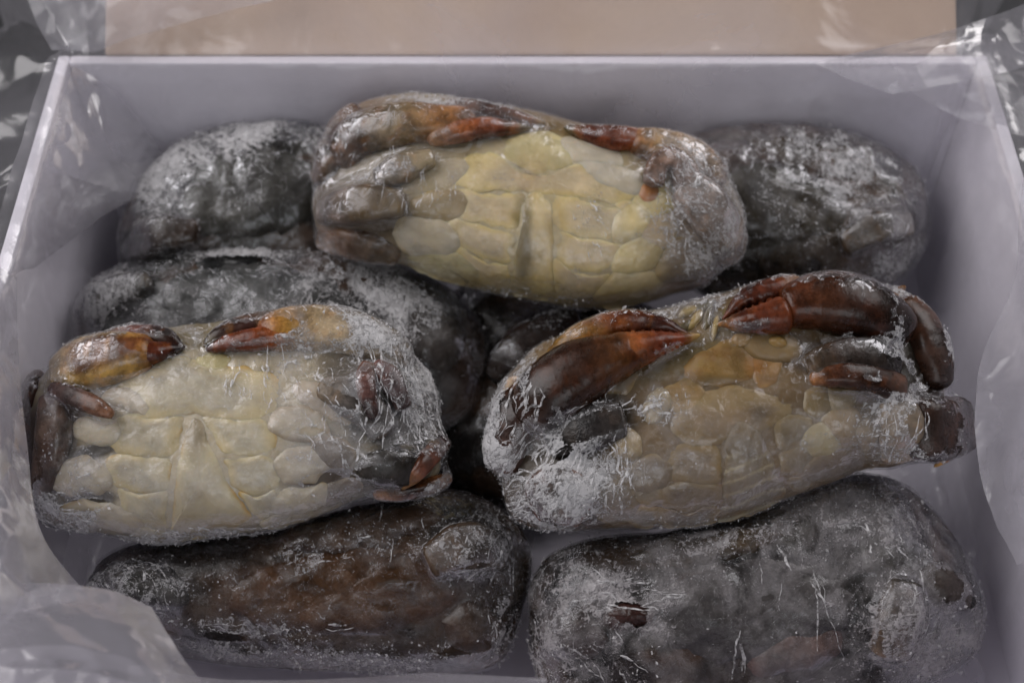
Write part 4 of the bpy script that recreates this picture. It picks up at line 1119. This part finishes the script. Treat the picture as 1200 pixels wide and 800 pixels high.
low_crab("grey frosted crab at the near right with long scratches and pitted stubs under its wrap",
    [(620,720),(624,680),(645,650),(700,632),(790,622),(880,592),(950,568),(1010,556),(1060,570),(1105,615),(1135,660),(1150,715),(1140,765),(1090,800),(1010,830),(880,848),(740,845),(650,820),(625,770)], .042, 26, 6, 46, (.075,.068,.064),
    [(820,640,90,22,-8,(.05,.032,.016),.9),(920,615,70,22,-15,(.035,.028,.018),.9),(730,650,60,20,0,(.06,.035,.018),.8),(735,720,26,16,0,(.04,.018,.014),1),(670,740,45,40,0,(.05,.03,.028),.8),
     (880,720,120,60,0,(.085,.075,.075),.8),(930,765,60,26,-15,(.12,.075,.066),.8),(1110,685,26,20,40,BLACK,.9),(1010,600,30,20,0,BLACK,.7),(860,790,120,20,0,(.04,.028,.02),.8)], .30,
    [(690,690,80,45,10,.35),(650,760,40,55,0,.35),(860,635,110,14,-14,.3),(1050,620,60,50,40,.28),(1040,730,60,60,-50,.35),(880,710,90,50,0,-.16),(930,765,60,24,-15,-.2),(960,600,60,20,-20,-.1),(1100,760,50,30,-30,.35)],
    [(735,720,27,17,5,.006,(.05,.02,.016)),(672,742,42,34,0,.006,(.05,.034,.03)),(880,715,130,62,-4,.004,(.08,.072,.07)),(930,765,62,26,-15,.004,(.13,.085,.075)),(1105,690,38,30,50,.008,(.06,.045,.038)),(1050,650,50,40,40,.004,(.06,.055,.05)),(830,640,100,20,-9,.005,(.055,.036,.018))],
    [([(1040,770,.002),(1055,720,.005),(1060,680,.004)],[(.007,.005),(.008,.006),(.006,.005)],[(0,(.16,.11,.08)),(1,(.07,.06,.05))])],
    [(700,690,60,40,8,60,60,0),(870,710,6,70,78,14,110,0),(958,690,5,60,86,14,120,0),(920,650,60,40,72,16,50,0),(700,760,50,40,40,36,50,0),(1060,720,40,50,-60,40,40,0),(1040,620,40,30,50,30,26,0)], white=(.47,.445,.455), haze=.34, holes=[(738,718,24,13,25),(1112,686,15,22,-30),(1138,705,6,10,0)], nfrost=2400, rot=1.2, crisp=.75)

# ---------------------------------------------------------------- loose folds of the liner bag
sheet("liner_fold", [[(-70,690,.120),(0,688,.122),(62,686,.122),(130,694,.118),(178,712,.112)],
                     [(-70,740,.130),(0,735,.134),(80,735,.132),(150,750,.126),(205,756,.114)],
                     [(-70,790,.134),(0,785,.138),(90,785,.136),(170,790,.128),(236,796,.116)],
                     [(-70,850,.136),(0,850,.138),(100,845,.136),(190,845,.130),(290,842,.118)]], M_BAG2, bag, BZ, .0022, 26, 3)
sheet("liner_fold", [[(150,778,.100),(240,794,.112),(330,796,.112),(420,794,.110),(520,790,.108),(640,795,.108)],
                     [(150,815,.128),(240,820,.130),(330,818,.128),(420,816,.126),(520,814,.124),(640,818,.124)],
                     [(150,860,.137),(240,860,.137),(330,860,.136),(420,860,.136),(520,860,.135),(640,860,.135)]], M_BAG2, bag, BZ, .0016, 26, 5)
sheet("liner_fold", [[(-60,300,.134),(-10,310,.136),(20,326,.124)],[(-60,400,.138),(-10,400,.139),(22,420,.124)],[(-60,520,.139),(-10,520,.139),(32,520,.122)],[(-60,620,.138),(-10,620,.138),(48,622,.118)],[(-60,720,.136),(0,720,.134),(104,700,.100)]], M_BAG2, bag, BZ, .001, 22, 8, nr=90, nc=40)
sheet("liner_fold", [[(86,78,.131),(112,92,.124),(140,112,.116)],[(60,160,.132),(118,165,.114),(192,196,.085)],[(34,250,.131),(72,258,.114),(118,256,.096)],[(12,325,.130),(18,327,.120),(26,324,.112)]], M_BAG2, bag, BZ, .0008, 20, 12)
sheet("liner_fold", [[(1290,150,.130),(1205,200,.136),(1188,330,.122),(1150,420,.110),(1141,500,.105)],[(1290,300,.134),(1225,330,.138),(1200,420,.124),(1170,500,.112),(1150,560,.104)],[(1290,460,.134),(1235,470,.138),(1210,540,.126),(1185,580,.114),(1168,615,.104)],[(1290,640,.134),(1240,640,.136),(1220,645,.128),(1205,655,.118),(1192,662,.108)]], M_BAG2, bag, BZ, .0018, 24, 15)
sheet("liner_fold", [[(1000,80,.134),(1060,108,.131),(1122,140,.128),(1200,162,.128),(1280,180,.122)],[(1080,72,.140),(1120,84,.142),(1165,100,.140),(1220,110,.132),(1280,120,.122)],[(1130,40,.150),(1160,40,.150),(1190,45,.140),(1230,50,.128),(1280,55,.115)]], M_BAG2, bag, BZ, .003, 22, 18)

# film drawn across the two back corners, over the flap
sheet("liner_fold", [[(60,60,.140),(110,62,.139),(150,48,.143),(200,34,.146),(262,16,.150),(335,-4,.156)],[(40,20,.150),(100,20,.150),(140,14,.152),(190,4,.154),(250,-10,.157),(325,-30,.162)],[(20,-40,.162),(90,-40,.162),(130,-40,.163),(180,-45,.165),(240,-50,.167),(320,-60,.170)]], M_BAG2, bag, BZ, .0022, 30, 21)
sheet("liner_fold", [[(955,76,.137),(1010,60,.141),(1065,46,.145),(1125,30,.149),(1200,5,.154)],[(1000,96,.136),(1050,80,.141),(1100,66,.145),(1150,50,.148),(1215,30,.150)],[(1045,112,.134),(1090,104,.138),(1130,96,.140),(1175,86,.142),(1235,70,.140)]], M_BAG2, bag, BZ, .0016, 26, 24)
